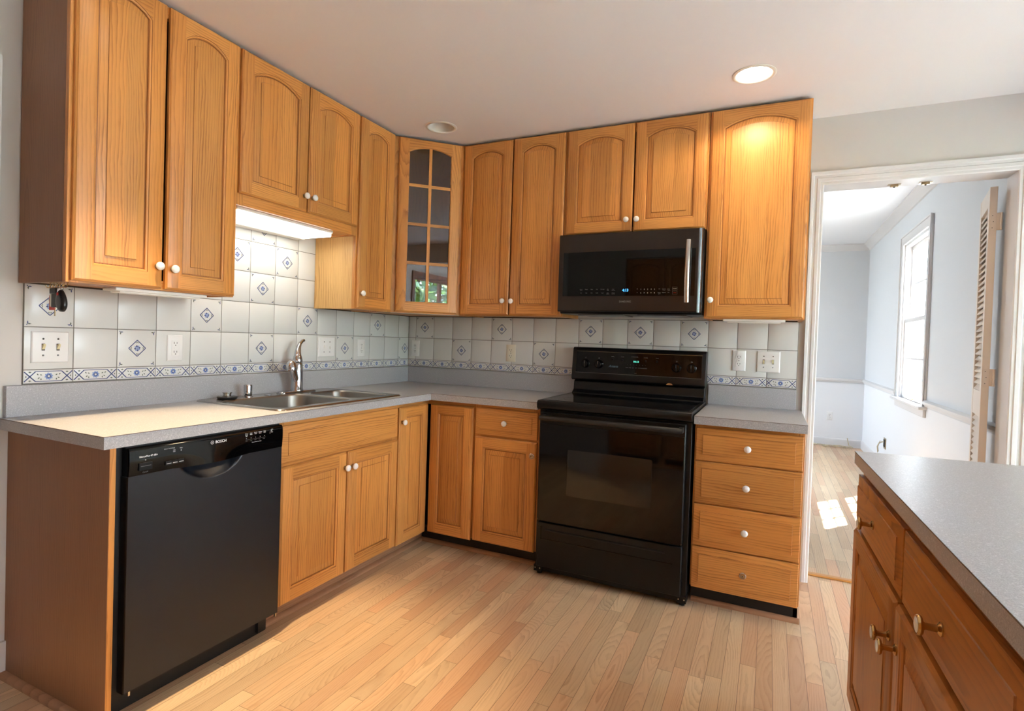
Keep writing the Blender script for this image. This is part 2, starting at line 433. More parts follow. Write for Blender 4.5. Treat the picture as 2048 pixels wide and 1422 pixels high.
# ceilings (kitchen plate with two round cut-outs is made below)
LIGHTS = [(2.297, -.632, 1), (.625, -.602, 0), (.745, -2.2, 1)]
def ceiling():
    bm = bmesh.new()
    def loop(pts):
        vs = [bm.verts.new((x, y, H)) for x, y in pts]
        return [bm.edges.new((vs[i], vs[(i+1) % len(vs)])) for i in range(len(vs))]
    es = loop([(-.1, YB-.1), (XB+.1, YB-.1), (XB+.1, .02), (-.1, .02)])
    for x, y, on in LIGHTS: es += loop([(x+.078*math.cos(a*math.pi/20), y+.078*math.sin(a*math.pi/20)) for a in range(40)])
    bmesh.ops.triangle_fill(bm, use_beauty=True, use_dissolve=False, edges=es)
    for f_ in bm.faces:
        if f_.normal.z > 0: f_.normal_flip()
    me = bpy.data.meshes.new('ceiling'); bm.to_mesh(me); bm.free(); me.materials.append(MATS['ceiling_paint'])
    o = bpy.data.objects.new('ceiling', me); COL.objects.link(o); struct(o)
    sbox('ceiling', -.1, XD+.1, .12, YD+.1, HD, HD+.08, 'dining_white')
    sbox('roof_slab', -.3, XB+.3, YB-.3, .02, H+.16, H+.2, 'ceiling_paint')
ceiling()
# left wall (with the side doorway) and back wall (with the dining doorway)
wl = MB().box(-.12, 0, -2.445, .12, 0, H, 'wall_paint'); wl.box(-.12, 0, YB, -2.445, 2.08, H, 'wall_paint'); wl.box(-.12, 0, YB, -3.25, 0, 2.08, 'wall_paint')
struct(wl.build('wall_left'))
wb = MB().box(0, 2.62, 0, .12, 0, H, 'wall_paint'); wb.box(2.62, 3.425, 0, .12, 2.115, H, 'wall_paint'); wb.box(3.425, XB, 0, .12, 0, H, 'wall_paint')
struct(wb.build('wall_back'))
# wall behind the camera with the brown trimmed window in the breakfast room
wx0, wx1, wz0, wz1 = 4.75, 6.35, .15, 2.20
w = MB().box(-.12, .9, YB-.12, YB, 0, H, 'wall_paint'); w.box(3.1, wx0, YB-.12, YB, 0, H, 'wall_paint'); w.box(.9, 3.1, YB-.12, YB, 2.2, H, 'wall_paint'); w.box(wx1, XB, YB-.12, YB, 0, H, 'wall_paint'); w.box(wx0, wx1, YB-.12, YB, wz1, H, 'wall_paint'); w.box(wx0, wx1, YB-.12, YB, 0, wz0, 'wall_paint')
struct(w.build('wall_front'))
w = MB().box(XB, XB+.12, YB, -2.95, 0, H, 'wall_paint'); w.box(XB, XB+.12, -.45, .12, 0, H, 'wall_paint'); w.box(XB, XB+.12, -2.95, -.45, 2.35, H, 'wall_paint'); w.box(XB, XB+.12, -2.95, -.45, 0, .15, 'wall_paint')
struct(w.build('wall_right'))
sbox('trim_1', XK, XK+.14, YB, 0, 2.22, H, 'wall_paint')
sbox('wall_side_hall', -1.3, -1.2, YB, -1.5, 0, H, 'wall_paint')
sbox('wall_side_hall', -1.2, -.12, -2.445, -2.40, 0, H, 'wall_paint')
sbox('wall_side_hall', -1.2, -.12, YB-.1, YB, 0, H, 'wall_paint')
sbox('ceiling', -1.3, -.12, YB, -2.4, H, H+.05, 'ceiling_paint'); sbox('floor', -1.3, -.5, YB, -2.4, -.06, 0, 'floor_oak')
# windows of the breakfast room
def big_window(n, fr, x0, x1, z0, z1, cols, mat='brown_trim'):
    r = MB(fr)
    t = .07
    for a, b_, c, d in ((x0-t, x0, z0-t, z1+t), (x1, x1+t, z0-t, z1+t)): r.box(a, b_, 0, .02, c, d, mat)
    for c, d in ((z0-t, z0), (z1, z1+t)): r.box(x0, x1, 0, .02, c, d, mat, 'h')
    for a, b_ in ((x0, x0+.04), (x1-.04, x1)): r.box(a, b_, -.08, -.03, z0, z1, mat)
    for c, d in ((z0, z0+.05), (z1-.05, z1)): r.box(x0+.04, x1-.04, -.08, -.03, c, d, mat, 'h')
    for k in range(1, cols):
        xx = x0+(x1-x0)*k/cols; r.box(xx-.03, xx+.03, -.08, -.03, z0+.05, z1-.05, mat)
    o = r.build('window_%d' % n); struct(o)
    MB(fr).box(x0+.03, x1-.03, -.058, -.054, z0+.04, z1-.04, 'window_glass').build('glass', parent=o)
big_window(1, Fr((0, YB, 0), (1, 0, 0), (0, 1, 0)), wx0, wx1, wz0, wz1, 2)
big_window(2, Fr((XB, 0, 0), (0, 1, 0), (-1, 0, 0)), -2.95, -.45, .15, 2.35, 3)

# ---------------- doorway to the dining room
def casing(fr, x0, x1, z1, wl_, wr, wt, name, mat='trim_white', depth=.02):
    """stepped casing round an opening on the wall face (O=0 outward)"""
    r = MB(fr)
    prof = [(0, .010), (.004, .013), (.014, .013), (.017, .017), (.030, .017), (.034, .013), (.044, .013), (.048, .019), (.060, .021)]
    def strip(side):
        pts = []
        w_ = {'l': wl_, 'r': wr, 't': wt}[side]
        for a, d in prof:
            k = a/.060
            X0 = x0-wl_*k; X1 = x1+wr*k; Z = z1+wt*k
            if side == 'l': pts.append(((X0, d, 0), (X0, d, Z)))
            if side == 'r': pts.append(((X1, d, 0), (X1, d, Z)))
            if side == 't': pts.append(((X0, d, Z), (X1, d, Z)))
        k = 1; X0, X1, Z = x0-wl_, x1+wr, z1+wt
        pts.append({'l': ((X0, 0, 0), (X0, 0, Z)), 'r': ((X1, 0, 0), (X1, 0, Z)), 't': ((X0, 0, Z), (X1, 0, Z))}[side])
        pts.insert(0, {'l': ((x0, 0, 0), (x0, 0, z1)), 'r': ((x1, 0, 0), (x1, 0, z1)), 't': ((x0, 0, z1), (x1, 0, z1))}[side])
        for p, q in zip(pts[:-1], pts[1:]): r.face([p[0], p[1], q[1], q[0]], mat)
    for s_ in 'lrt': strip(s_)
    return struct(r.build(name, sharp=20))
JX0, JX1, JZ = 2.632, 3.422, 2.108
casing(BACK, JX0, JX1, JZ, .061, .068, .07, 'trim_2')
casing(Fr((0, .12, 0), (1, 0, 0), (0, 1, 0)), JX0, JX1, JZ, .06, .06, .07, 'trim_3')
j = MB().box(2.62, JX0, -.002, .122, 0, 2.115, 'trim_white'); j.box(JX1, 3.425, -.002, .122, 0, 2.115, 'trim_white'); j.box(2.62, 3.425, -.002, .122, JZ, 2.115, 'trim_white')
struct(j.build('trim_4', bevel=.001))
t_ = MB(); t_.box(JX0, JX1, .10, .135, 0, .012, 'oak', 'h'); struct(t_.build('trim_5', bevel=.004), 'oak threshold strip in the doorway')
for k, cx in enumerate((2.955, 3.087)):
    c = thing('ball_catch', (cx, .085, JZ), ('small brass ball catch under the door head, left of the pair', 'small brass ball catch under the door head, right of the pair')[k], 'door catch', 'ball catches under the doorway head')
    p = MB(); p.box(cx-.028, cx+.028, .072, .098, JZ-.0025, JZ, 'old_brass'); p.build('plate', c, bevel=.001)
    p = MB(); p.box(cx-.017, cx+.017, .076, .094, JZ-.012, JZ-.0025, 'old_brass'); p.lathe([(.005, 0), (.004, -.004), (0, -.005)], (cx, .085, JZ-.012), 'Z', 10, 'slot_dark'); p.build('latch', c, bevel=.001)
# side doorway casing in the left wall (just enters the frame)
casing(Fr((0, 0, 0), (0, 1, 0), (1, 0, 0)), -3.25, -2.445, 2.08, .07, .07, .07, 'trim_6')

# ---------------- dining room shell
w = MB().box(2.5, XD, YD, YD+.1, .82, HD, 'dining_blue').box(2.5, XD, YD, YD+.1, 0, .82, 'dining_white')
w.box(-.1, 2.5, YD, YD+.1, 0, HD, 'dining_blue')
struct(w.build('wall_dining_far'))
w = MB()
for y0, y1, z0, z1 in ((.12, 3.4, 0, HD), (4.35, YD+.1, 0, HD), (3.4, 4.35, 0, .8), (3.4, 4.35, 2.1, HD)): w.box(-.2, -.1, y0, y1, z0, z1, 'dining_blue')
struct(w.build('wall_dining_left'))
big_window(4, Fr((-.1, 0, 0), (0, 1, 0), (1, 0, 0)), 3.4, 4.35, .8, 2.1, 2, 'trim_white');  # unseen window, added to brighten the dining room
DW0, DW1, DZ0, DZ1 = 1.93, 2.83, .83, 2.235     # window opening in y, z
r = MB()
for y0, y1, z0, z1 in ((.12, DW0, 0, HD), (DW1, YD+.1, 0, HD), (DW0, DW1, 0, DZ0), (DW0, DW1, DZ1, HD)):
    for a, b_, mt in ((z0, min(z1, .82), 'dining_white'), (max(z0, .82), z1, 'dining_blue')):
        if b_ > a: r.box(XD, XD+.12, y0, y1, a, b_, mt)
struct(r.build('wall_dining_right'))
sbox('wall_dining_front', -.1, 2.62, .12, .13, 0, HD, 'dining_blue'); sbox('wall_dining_front', 3.425, XD, .12, .13, 0, HD, 'dining_blue')
sbox('wall_dining_front', -.1, XD, .12, .13, 2.115, HD, 'dining_blue')
def molding(fr, x0, x1, prof, mat, name, closed=True):
    """prof: (outward, z) swept from x0 to x1"""
    r = MB(fr); a = [(x0, o, z) for o, z in prof]; b_ = [(x1, o, z) for o, z in prof]
    r.rings([a, b_], mat, cap0=True, cap1=True, smooth=False)
    return struct(r.build(name))
DFAR = Fr((0, YD, 0), (1, 0, 0), (0, -1, 0)); DRT = Fr((XD, 0, 0), (0, 1, 0), (-1, 0, 0))
crown = [(0, HD), (.075, HD), (.075, HD-.012), (.06, HD-.018), (.04, HD-.045), (.018, HD-.06), (.012, HD-.075), (0, HD-.08)]
rail = [(0, .83), (.012, .832), (.014, .845), (.026, .85), (.028, .87), (.016, .88), (0, .882)]
base = [(0, 0), (.014, 0), (.014, .085), (.008, .10), (0, .105)]
for nm, pr in (('trim_7', crown), ('trim_8', rail), ('baseboard_dining_far', base)): molding(DFAR, 2.62 if nm == 'trim_8' else -.1, XD, pr, 'trim_white', nm)
molding(DRT, .13, YD, crown, 'trim_white', 'trim_9')
molding(DRT, .13, DW0-.09, rail, 'trim_white', 'trim_10'); molding(DRT, DW1+.09, YD, rail, 'trim_white', 'trim_11')
molding(DRT, .13, YD, base, 'trim_white', 'baseboard_dining_right')
# dining window: casing, stool and apron, two sashes with muntins
r = MB(DRT)
for a, b_ in ((DW0-.085, DW0), (DW1, DW1+.085)): r.box(a, b_, 0, .018, DZ0, DZ1, 'trim_white'); 
for a, b_ in ((DW0-.085, DW0-.070), (DW1+.070, DW1+.085)): r.box(a, b_, .018, .026, DZ0, DZ1+.085, 'trim_white')
r.box(DW0-.07, DW1+.07, 0, .018, DZ1, DZ1+.085, 'trim_white'); r.box(DW0-.07, DW1+.07, .018, .026, DZ1+.07, DZ1+.085, 'trim_white')
for y in (DW0, DW1-.02): r.box(y, y+.02, -.12, 0, DZ0, DZ1, 'trim_white')
r.box(DW0, DW1, -.12, 0, DZ1-.02, DZ1, 'trim_white')
w3 = struct(r.build('window_3', bevel=.002))
r = MB(DRT); r.box(DW0-.11, DW1+.11, -.10, .055, DZ0-.025, DZ0, 'trim_white'); r.build('stool', w3, bevel=.006)
r = MB(DRT); r.box(DW0-.085, DW1+.085, 0, .02, DZ0-.085, DZ0-.025, 'trim_white'); r.build('apron', w3, bevel=.004)
def sash(z0, z1, o, nm):
    r = MB(DRT); y0, y1 = DW0+.02, DW1-.02; t = .038
    for a, b_ in ((y0, y0+t), (y1-t, y1)): r.box(a, b_, o, o+.03, z0, z1, 'trim_white')
    for a, b_ in ((z0, z0+t), (z1-t, z1)): r.box(y0+t, y1-t, o, o+.03, a, b_, 'trim_white')
    for k in (1, 2):
        yy = y0+t+(y1-y0-2*t)*k/3; r.box(yy-.009, yy+.009, o+.006, o+.024, z0+t, z1-t, 'trim_white')
    zz = (z0+z1)/2; r.box(y0+t, y1-t, o+.007, o+.023, zz-.009, zz+.009, 'trim_white')
    q = r.build(nm, w3, bevel=.0015)
    MB(DRT).box(y0+t, y1-t, o+.0135, o+.0165, z0+t, z1-t, 'window_glass').build('glass', q)
    return q
ZM = 1.53
s1 = sash(DZ0, ZM+.02, -.045, 'sash'); sash(ZM-.02, DZ1-.02, -.08, 'sash')
r = MB(DRT); yc = (DW0+DW1)/2; r.box(yc-.03, yc+.03, -.015, -.003, DZ0+.012, DZ0+.022, 'old_brass'); r.build('sash_lift', w3, bevel=.002)
r = MB(DRT); r.lathe([(.022, 0), (.022, .006), (.012, .010), (0, .012)], (yc, -.03, ZM+.02), 'Z', 16, 'old_brass'); r.build('sash_lock', w3)
# ------------------------------------------------------------------ kitchen baseboard and shoe mouldings
sbox('baseboard_left', 0, .013, -2.375, -2.335, .02, .125, 'trim_white')
def shoe(fr, x0, x1, o, name, mat='oak_toe', lab=None):
    r = MB(fr); pr = [(o, 0), (o+.019, 0), (o+.018, .008), (o+.013, .015), (o+.006, .019), (o, .020)]
    sd = ns(); r.rings([[(x0, a, z) for a, z in pr], [(x1, a, z) for a, z in pr]], mat, grain='h', seed=sd, cap0=True, cap1=True, smooth=False, c=(0, .01))
    return struct(r.build(name), lab)
shoe(LEFT, -2.375, -2.335, 0.0, 'trim_12'); 
shoe(Fr((0, -2.335, 0), (1, 0, 0), (0, -1, 0)), 0.0, .60, 0, 'trim_13')
shoe(LEFT, -1.68, -.515, .515, 'trim_14'); shoe(BACK, .515, 1.30, .515, 'trim_15'); shoe(BACK, 2.10, 2.57, .515, 'trim_16')

# ------------------------------------------------------------------ tiled backsplash
TP, TX0, TY0 = .1549, .0706, .1297
ZT0, ZT1 = 1.0277, 1.0779
ZR = [ZT1+i*TP for i in range(5)]         # tile rows
def petal(mb, X, Z, o, a, r0, r1, w, mat):
    ca, sa = math.cos(a), math.sin(a)
    P = lambda r, t: (X+ca*r-sa*t, o, Z+sa*r+ca*t)
    mb.face([P(r0, 0), P((r0+r1)/2, w), P(r1, 0), P((r0+r1)/2, -w)], mat)
def line(mb, xa, za, xb, zb, o, w, mat):
    d = Vector((xb-xa, zb-za)).normalized()*w/2; nx, nz = -d.y, d.x
    mb.face([(xa+nx, o, za+nz), (xb+nx, o, zb+nz), (xb-nx, o, zb-nz), (xa-nx, o, za-nz)], mat)
def decor(mb, x0, x1, z0, z1, o, full=1):
    X, Z = (x0+x1)/2, (z0+z1)/2
    if full < 1: X = x0+TP/2-.0015
    a = .034
    pts = [(X, Z+a), (X+a, Z), (X, Z-a), (X-a, Z)]
    for i in range(4):
        p, q = pts[i], pts[(i+1) % 4]; line(mb, p[0], p[1], q[0], q[1], o, .0034, 'blue_ink')
    for k in range(8): petal(mb, X, Z, o, k*math.pi/4+.2, .0035, .0138, .0040, 'blue_ink' if k % 2 == 0 else 'pale_blue_ink')
    mb.face([(X+.004*math.cos(t*math.pi/4), o+.0001, Z+.004*math.sin(t*math.pi/4)) for t in range(8)], 'pale_blue_ink')
    for k in range(4):
        an = k*math.pi/2; cx, cz = X+.0215*math.cos(an), Z+.0215*math.sin(an)
        for d in (-.7, 0, .7): petal(mb, cx, cz, o, an+d*1.6, .001, .0072, .0018, 'green_ink')
    for sx_, sz_ in ((-1, -1), (-1, 1), (1, -1), (1, 1)):
        cx, cz = (x0+.011 if sx_ < 0 else x1-.011), (z0+.011 if sz_ < 0 else z1-.011)
        if full < 1 and sx_ > 0: continue
        an = math.atan2(-sz_, -sx_)
        petal(mb, cx, cz, o, an+.8, -.002, .0115, .0024, 'blue_ink'); petal(mb, cx, cz, o, an-.8, -.002, .0115, .0024, 'green_ink'); petal(mb, cx, cz, o, an+math.pi, .001, .0065, .0022, 'blue_ink')
def border(mb, x0, x1, z0, z1, o, clip=None):
    Z = (z0+z1)/2; h = (z1-z0)/2-.007; w_ = .034
    def ln(a, b_, c, d, t, mt='blue_ink'):
        if clip is not None:
            if max(a, c) < clip: return
            if min(a, c) < clip:
                s_ = (clip-a)/(c-a)
                if a < c: a, b_ = clip, b_+(d-b_)*s_
                else: c, d = clip, b_+(d-b_)*s_
        line(mb, a, b_, c, d, o, t, mt)
    for sgn, xe in ((1, x0+.003), (-1, x1-.003)):
        ln(xe, Z-h, xe+sgn*w_, Z+h, .0036); ln(xe, Z+h, xe+sgn*w_, Z-h, .0036)
        for zz, an in ((Z+h*.75, math.pi/2), (Z-h*.75, -math.pi/2)):
            cx = xe+sgn*w_/2
            if clip is None or cx > clip+.008:
                for d in (-.9, 0, .9): petal(mb, cx, zz, o, an+d, -.001, .0062, .0016, 'green_ink')
        if clip is None or xe > clip:
            for d in (-.9, 0, .9): petal(mb, xe+sgn*.004, Z, o, (math.pi if sgn > 0 else 0)+d+math.pi, -.001, .005, .0012, 'green_ink')
    ln(x0+.003+w_, Z+h, x1-.003-w_, Z+h, .0024); ln(x0+.003+w_, Z-h, x1-.003-w_, Z-h, .0024)
    X = (x0+x1)/2
    if clip is None or X-.014 > clip:
        for k in range(8): petal(mb, X, Z, o, k*math.pi/4+.2, .004, .0145, .0042, 'pale_blue_ink')
        for k in range(8): petal(mb, X, Z, o+.0001, k*math.pi/4+.6, .0025, .009, .0022, 'blue_ink')
        mb.face([(X+.003*math.cos(t*math.pi/4), o+.0002, Z+.003*math.sin(t*math.pi/4)) for t in range(8)], 'tile_white')
    for sgn in (-1, 1):
        for q, (dx, dz, an) in enumerate(((.021, .004, .5), (.028, -.004, -.6), (.032, .005, .9), (.024, -.007, -1.6))):
            xx = X+sgn*dx
            if clip is None or xx-.006 > clip: petal(mb, xx, Z+dz, o, an if sgn > 0 else math.pi-an, -.001, .0078, .0022, 'green_ink')
def tiles(fr, name, spans, zrange, decos, rows_top, lab):
    """spans: list of (x0,x1,kind) columns; tiles stand 6 mm proud of the wall with grout between"""
    mb = MB(fr); th, g_ = .0085, .0016
    xa, xb = spans[0][0], spans[-1][1]
    def t(x0, x1, z0, z1, mt='tile_white'):
        x0 += g_; x1 -= g_; z0 += g_; z1 -= g_; b = .0022
        r0 = [(x0, 0.004, z0), (x1, .004, z0), (x1, .004, z1), (x0, .004, z1)]
        r1 = [(x0, th-.001, z0), (x1, th-.001, z0), (x1, th-.001, z1), (x0, th-.001, z1)]
        r2_ = [(x0+b, th, z0+b), (x1-b, th, z0+b), (x1-b, th, z1-b), (x0+b, th, z1-b)]
        mb.rings([r0, r1, r2_], mt, cap1=True, smooth=False)
    for c, (x0, x1) in enumerate(spans):
        full = (x1-x0)/TP
        t(x0, x1, ZT0, ZT1)
        if full > .95: border(mb, x0, x1, ZT0, ZT1, th+.0003)
        elif fr is BACK: border(mb, x1-TP, x1, ZT0, ZT1, th+.0003, clip=x0+.002)
        else:
            line(mb, x0+.003, ZT0+.008, x0+.037, ZT1-.008, th+.0003, .0028, 'blue_ink'); line(mb, x0+.003, ZT1-.008, x0+.037, ZT0+.008, th+.0003, .0028, 'blue_ink')
            line(mb, x0+.037, ZT1-.008, x1-.012, ZT1-.008, th+.0003, .0024, 'blue_ink'); line(mb, x0+.037, ZT0+.008, x1-.012, ZT0+.008, th+.0003, .0024, 'blue_ink')
            for k in range(8): petal(mb, x0+TP/2, (ZT0+ZT1)/2, th+.0003, k*math.pi/4, .003, .0145, .0042, 'blue_ink' if k % 2 else 'pale_blue_ink')
        for r_ in range(rows_top(c)):
            z0 = ZR[r_]; z1 = min(z0+TP, 1.86)
            t(x0, x1, z0, z1)
            if (c, r_) in decos: decor(mb, x0, x1, z0, z1 if z1-z0 > .15 else z0+TP, th+.0003, full if full < .95 else 1)
    # grout bed
    mb.box(xa, xb, 0, .0065, ZT0-.002, 1.389, 'grout')
    hi = [s_ for c, s_ in enumerate(spans) if rows_top(c) > 2]
    if hi: mb.box(hi[0][0], min(hi[-1][1], -.92), 0, .0065, 1.389, 1.80, 'grout')
    return struct(mb.build(name, noweld=True), lab)
lsp = [(-(TY0+(14-k)*TP), -(TY0+(13-k)*TP)) for k in range(14)] + [(-TY0, -.0085)]
tiles(LEFT, 'wall_tile_left', lsp, None, {(0, 1), (4, 1), (8, 1), (12, 1), (2, 0), (6, 0), (10, 0), (14, 0), (6, 2), (5, 3), (7, 3), (6, 4)},
      lambda c: 5 if c in (4, 5, 6, 7, 8) else 2, 'white tiled backsplash with blue diamond motifs behind the sink')
bsp = [(.0085, TX0)] + [(TX0+k*TP, TX0+(k+1)*TP) for k in range(15)] + [(TX0+15*TP, 2.541)]
tiles(BACK, 'wall_tile_back', bsp, None, {(1, 1), (5, 1), (9, 1), (11, 1), (13, 1), (3, 0), (7, 0)}, lambda c: 2, 'white tiled backsplash with blue diamond motifs behind the range')

# ------------------------------------------------------------------ cabinet doors, drawers, knobs
def frame_door(mb, x0, x1, z0, z1, o, arch=0., sw=.056, rw=.056, trw=.05, th=.019, glass=False, raise_w=.030):
    """raised panel door, back at O=o"""
    f_ = o+th; e1, e2 = .0055, .0025
    sL, sR, sB, sT = ns(), ns(), ns(), ns()
    # outer edge profile: back -> side -> small cove -> face
    prof = [(0, o), (0, f_-.0075), (.0022, f_-.0055), (.0045, f_-.0035), (.0058, f_-.0008), (.0080, f_)]
    def rect(i, d): return [(x0+i, d, z0+i), (x1-i, d, z0+i), (x1-i, d, z1-i), (x0+i, d, z1-i)]
    rr = [rect(i, d) for i, d in prof]
    mb.face(rr[0], 'oak', 'v', ((x0+x1)/2, 0), sL)
    cx = (x0+x1)/2; cz = (z0+z1)/2
    for a, b_ in zip(rr[:-1], rr[1:]):
        for k in range(4):
            k2 = (k+1) % 4
            gr = 'h' if k in (0, 2) else 'v'; sd = (sB, sR, sT, sL)[k]
            c = (cx, (z0+rw/2) if k == 0 else (z1-trw/2)) if gr == 'h' else ((x1-sw/2 if k == 1 else x0+sw/2), cz)
            mb.face([a[k], a[k2], b_[k2], b_[k]], 'oak', gr, c, sd, smooth=True)
    i0 = .0080
    ax0, ax1 = x0+sw, x1-sw; az0 = z0+rw; azs = z1-trw-arch   # spring height
    # stiles
    for a, b_, sd in ((x0+i0, ax0, sL), (ax1, x1-i0, sR)):
        mb.face([(a, f_, z0+i0), (b_, f_, z0+i0), (b_, f_, z1-i0), (a, f_, z1-i0)], 'oak', 'v', ((a+b_)/2, cz), sd)
    mb.face([(ax0, f_, z0+i0), (ax1, f_, z0+i0), (ax1, f_, az0), (ax0, f_, az0)], 'oak', 'h', (cx, (z0+az0)/2), sB)
    N = 14 if arch > 0 else 1
    hw = (ax1-ax0)/2
    if arch > 0:
        Rr = (hw*hw+arch*arch)/(2*arch)
        def az(x): return azs+arch-Rr+math.sqrt(max(Rr*Rr-(x-cx)**2, 0))
    else:
        def az(x): return azs
    for k in range(N):
        xa = ax0+(ax1-ax0)*k/N; xb = ax0+(ax1-ax0)*(k+1)/N
        mb.face([(xa, f_, az(xa)), (xb, f_, az(xb)), (xb, f_, z1-i0), (xa, f_, z1-i0)], 'oak', 'h', (cx, z1-trw/2), sT)
    def ring(i, d, dz=None):
        dz = i if dz is None else dz
        pts = [(ax0+i, d, az0+i), (ax1-i, d, az0+i)]
        for k in range(N+1):
            t = 1-k/N; x = ax0+i+(ax1-ax0-2*i)*t
            xo = ax0+(ax1-ax0)*t
            pts.append((x, d, az(x if arch > 0 else xo)-dz))
        return pts
    sides = lambda n: ['h'] + ['v'] + ['h']*(n-3) + ['v']
    def bridge(ra, rb, seeds, mat='oak'):
        n = len(ra)
        for k in range(n):
            k2 = (k+1) % n; gr = 'h' if (k == 0 or 2 <= k < n-1) else 'v'
            sd = seeds[0] if k == 0 else seeds[1] if k == 1 else seeds[3] if k == n-1 else seeds[2]
            c = {0: (cx, (z0+az0)/2), 1: ((ax1+x1)/2, cz), n-1: ((x0+ax0)/2, cz)}.get(k, (cx, z1-trw/2))
            mb.face([ra[k], ra[k2], rb[k2], rb[k]], mat, gr, c, sd, smooth=True)
    fs = (sB, sR, sT, sL)
    bead = [(0, f_), (.0015, f_-.0022), (.0040, f_-.0022), (.0065, f_-.0032), (.0085, f_-.0060), (.0090, f_-.0095)]
    if glass:
        bead = [(0, f_), (.003, f_-.002), (.005, f_-.006), (.005, o)]
        rs = [ring(i, d) for i, d in bead]
        for a, b_ in zip(rs[:-1], rs[1:]): bridge(a, b_, fs)
        return ax0+.005, ax1-.005, az0+.005, az, f_
    rs = [ring(i, d) for i, d in bead]
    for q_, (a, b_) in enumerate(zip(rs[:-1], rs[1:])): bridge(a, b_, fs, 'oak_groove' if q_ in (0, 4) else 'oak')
    sp = ns(); w_ = min(raise_w, (ax1-ax0)*.22)
    pan = [(.0090, f_-.0095), (.009+w_*.15, f_-.0088), (.009+w_*.9, f_-.0042), (.009+w_, f_-.0036), (.0105+w_, f_-.0012)]
    rs = [ring(i, d) for i, d in pan]
    for a, b_ in zip(rs[:-1], rs[1:]):
        n = len(a)
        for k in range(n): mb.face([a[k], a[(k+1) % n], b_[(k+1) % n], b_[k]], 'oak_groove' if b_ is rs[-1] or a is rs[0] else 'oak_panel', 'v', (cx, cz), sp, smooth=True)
    # field as vertical strips so that the arch stays planar
    last = rs[-1]; mb.face(last, 'oak_panel', 'v', (cx, cz), sp)

def slab_front(mb, x0, x1, z0, z1, o, th=.019, bw=.030):
    """drawer front with wide mitred bevel"""
    f_ = o+th; cx, cz = (x0+x1)/2, (z0+z1)/2; sd = ns(); sd2 = ns()
    def rect(i, d): return [(x0+i, d, z0+i), (x1-i, d, z0+i), (x1-i, d, z1-i), (x0+i, d, z1-i)]
    rr = [rect(0, o), rect(0, f_-.0085), rect(.002, f_-.0070), rect(bw*.92, f_-.0030), rect(bw, f_-.0026), rect(bw+.0012, f_)]
    mb.face(rr[0], 'oak', 'h', (cx, cz), sd)
    for q_, (a, b_) in enumerate(zip(rr[:-1], rr[1:])):
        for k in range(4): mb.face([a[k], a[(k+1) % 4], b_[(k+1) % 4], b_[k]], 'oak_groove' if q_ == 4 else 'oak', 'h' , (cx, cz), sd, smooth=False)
    mb.face(rr[-1], 'oak', 'h', (cx, cz), sd)

def knob(fr, X, O, Z, parent, kind='white'):
    """parent is the door or drawer it is screwed to; returns the knob part"""
    k = MB(fr)
    if kind == 'white':
        k.lathe([(.0095, 0), (.0098, .002), (.0060, .004), (.0050, .011), (.0070, .014)], (X, O, Z), 'O', 16, 'old_brass')
        k.lathe([(.006, .012), (.0135, .0145), (.0158, .0185), (.0150, .0235), (.0105, .0275), (.004, .029), (0, .0293)], (X, O, Z), 'O', 20, 'porcelain')
    elif kind == 'brass':
        k.lathe([(.0125, 0), (.0125, .003), (.0100, .005), (.0065, .007), (.0060, .024), (.0080, .027), (.0155, .029), (.0175, .032), (.0175, .035), (.0155, .0375), (.0145, .0375)], (X, O, Z), 'O', 24, 'brass')
        k.lathe([(.0145, .0372), (.010, .0388), (0, .0392)], (X, O, Z), 'O', 24, 'porcelain')
    else:
        k.lathe([(.0155, 0), (.0155, .003), (.0130, .0045), (.0110, .0040)], (X, O, Z), 'O', 20, 'brushed_handle')
        k.lathe([(.0110, .0038), (.0045, .0055), (.0042, .009), (.0, .009)], (X, O, Z), 'O', 16, 'old_brass')
        k.lathe([(.0028, .0092), (0, .0093)], (X, O, Z), 'O', 12, 'slot_dark')
    o = k.build({'white': 'knob', 'brass': 'knob', 'base': 'knob_base'}[kind], parent)
    if kind == 'base': o['label'] = 'bare metal knob base with the white cap missing'
    return o

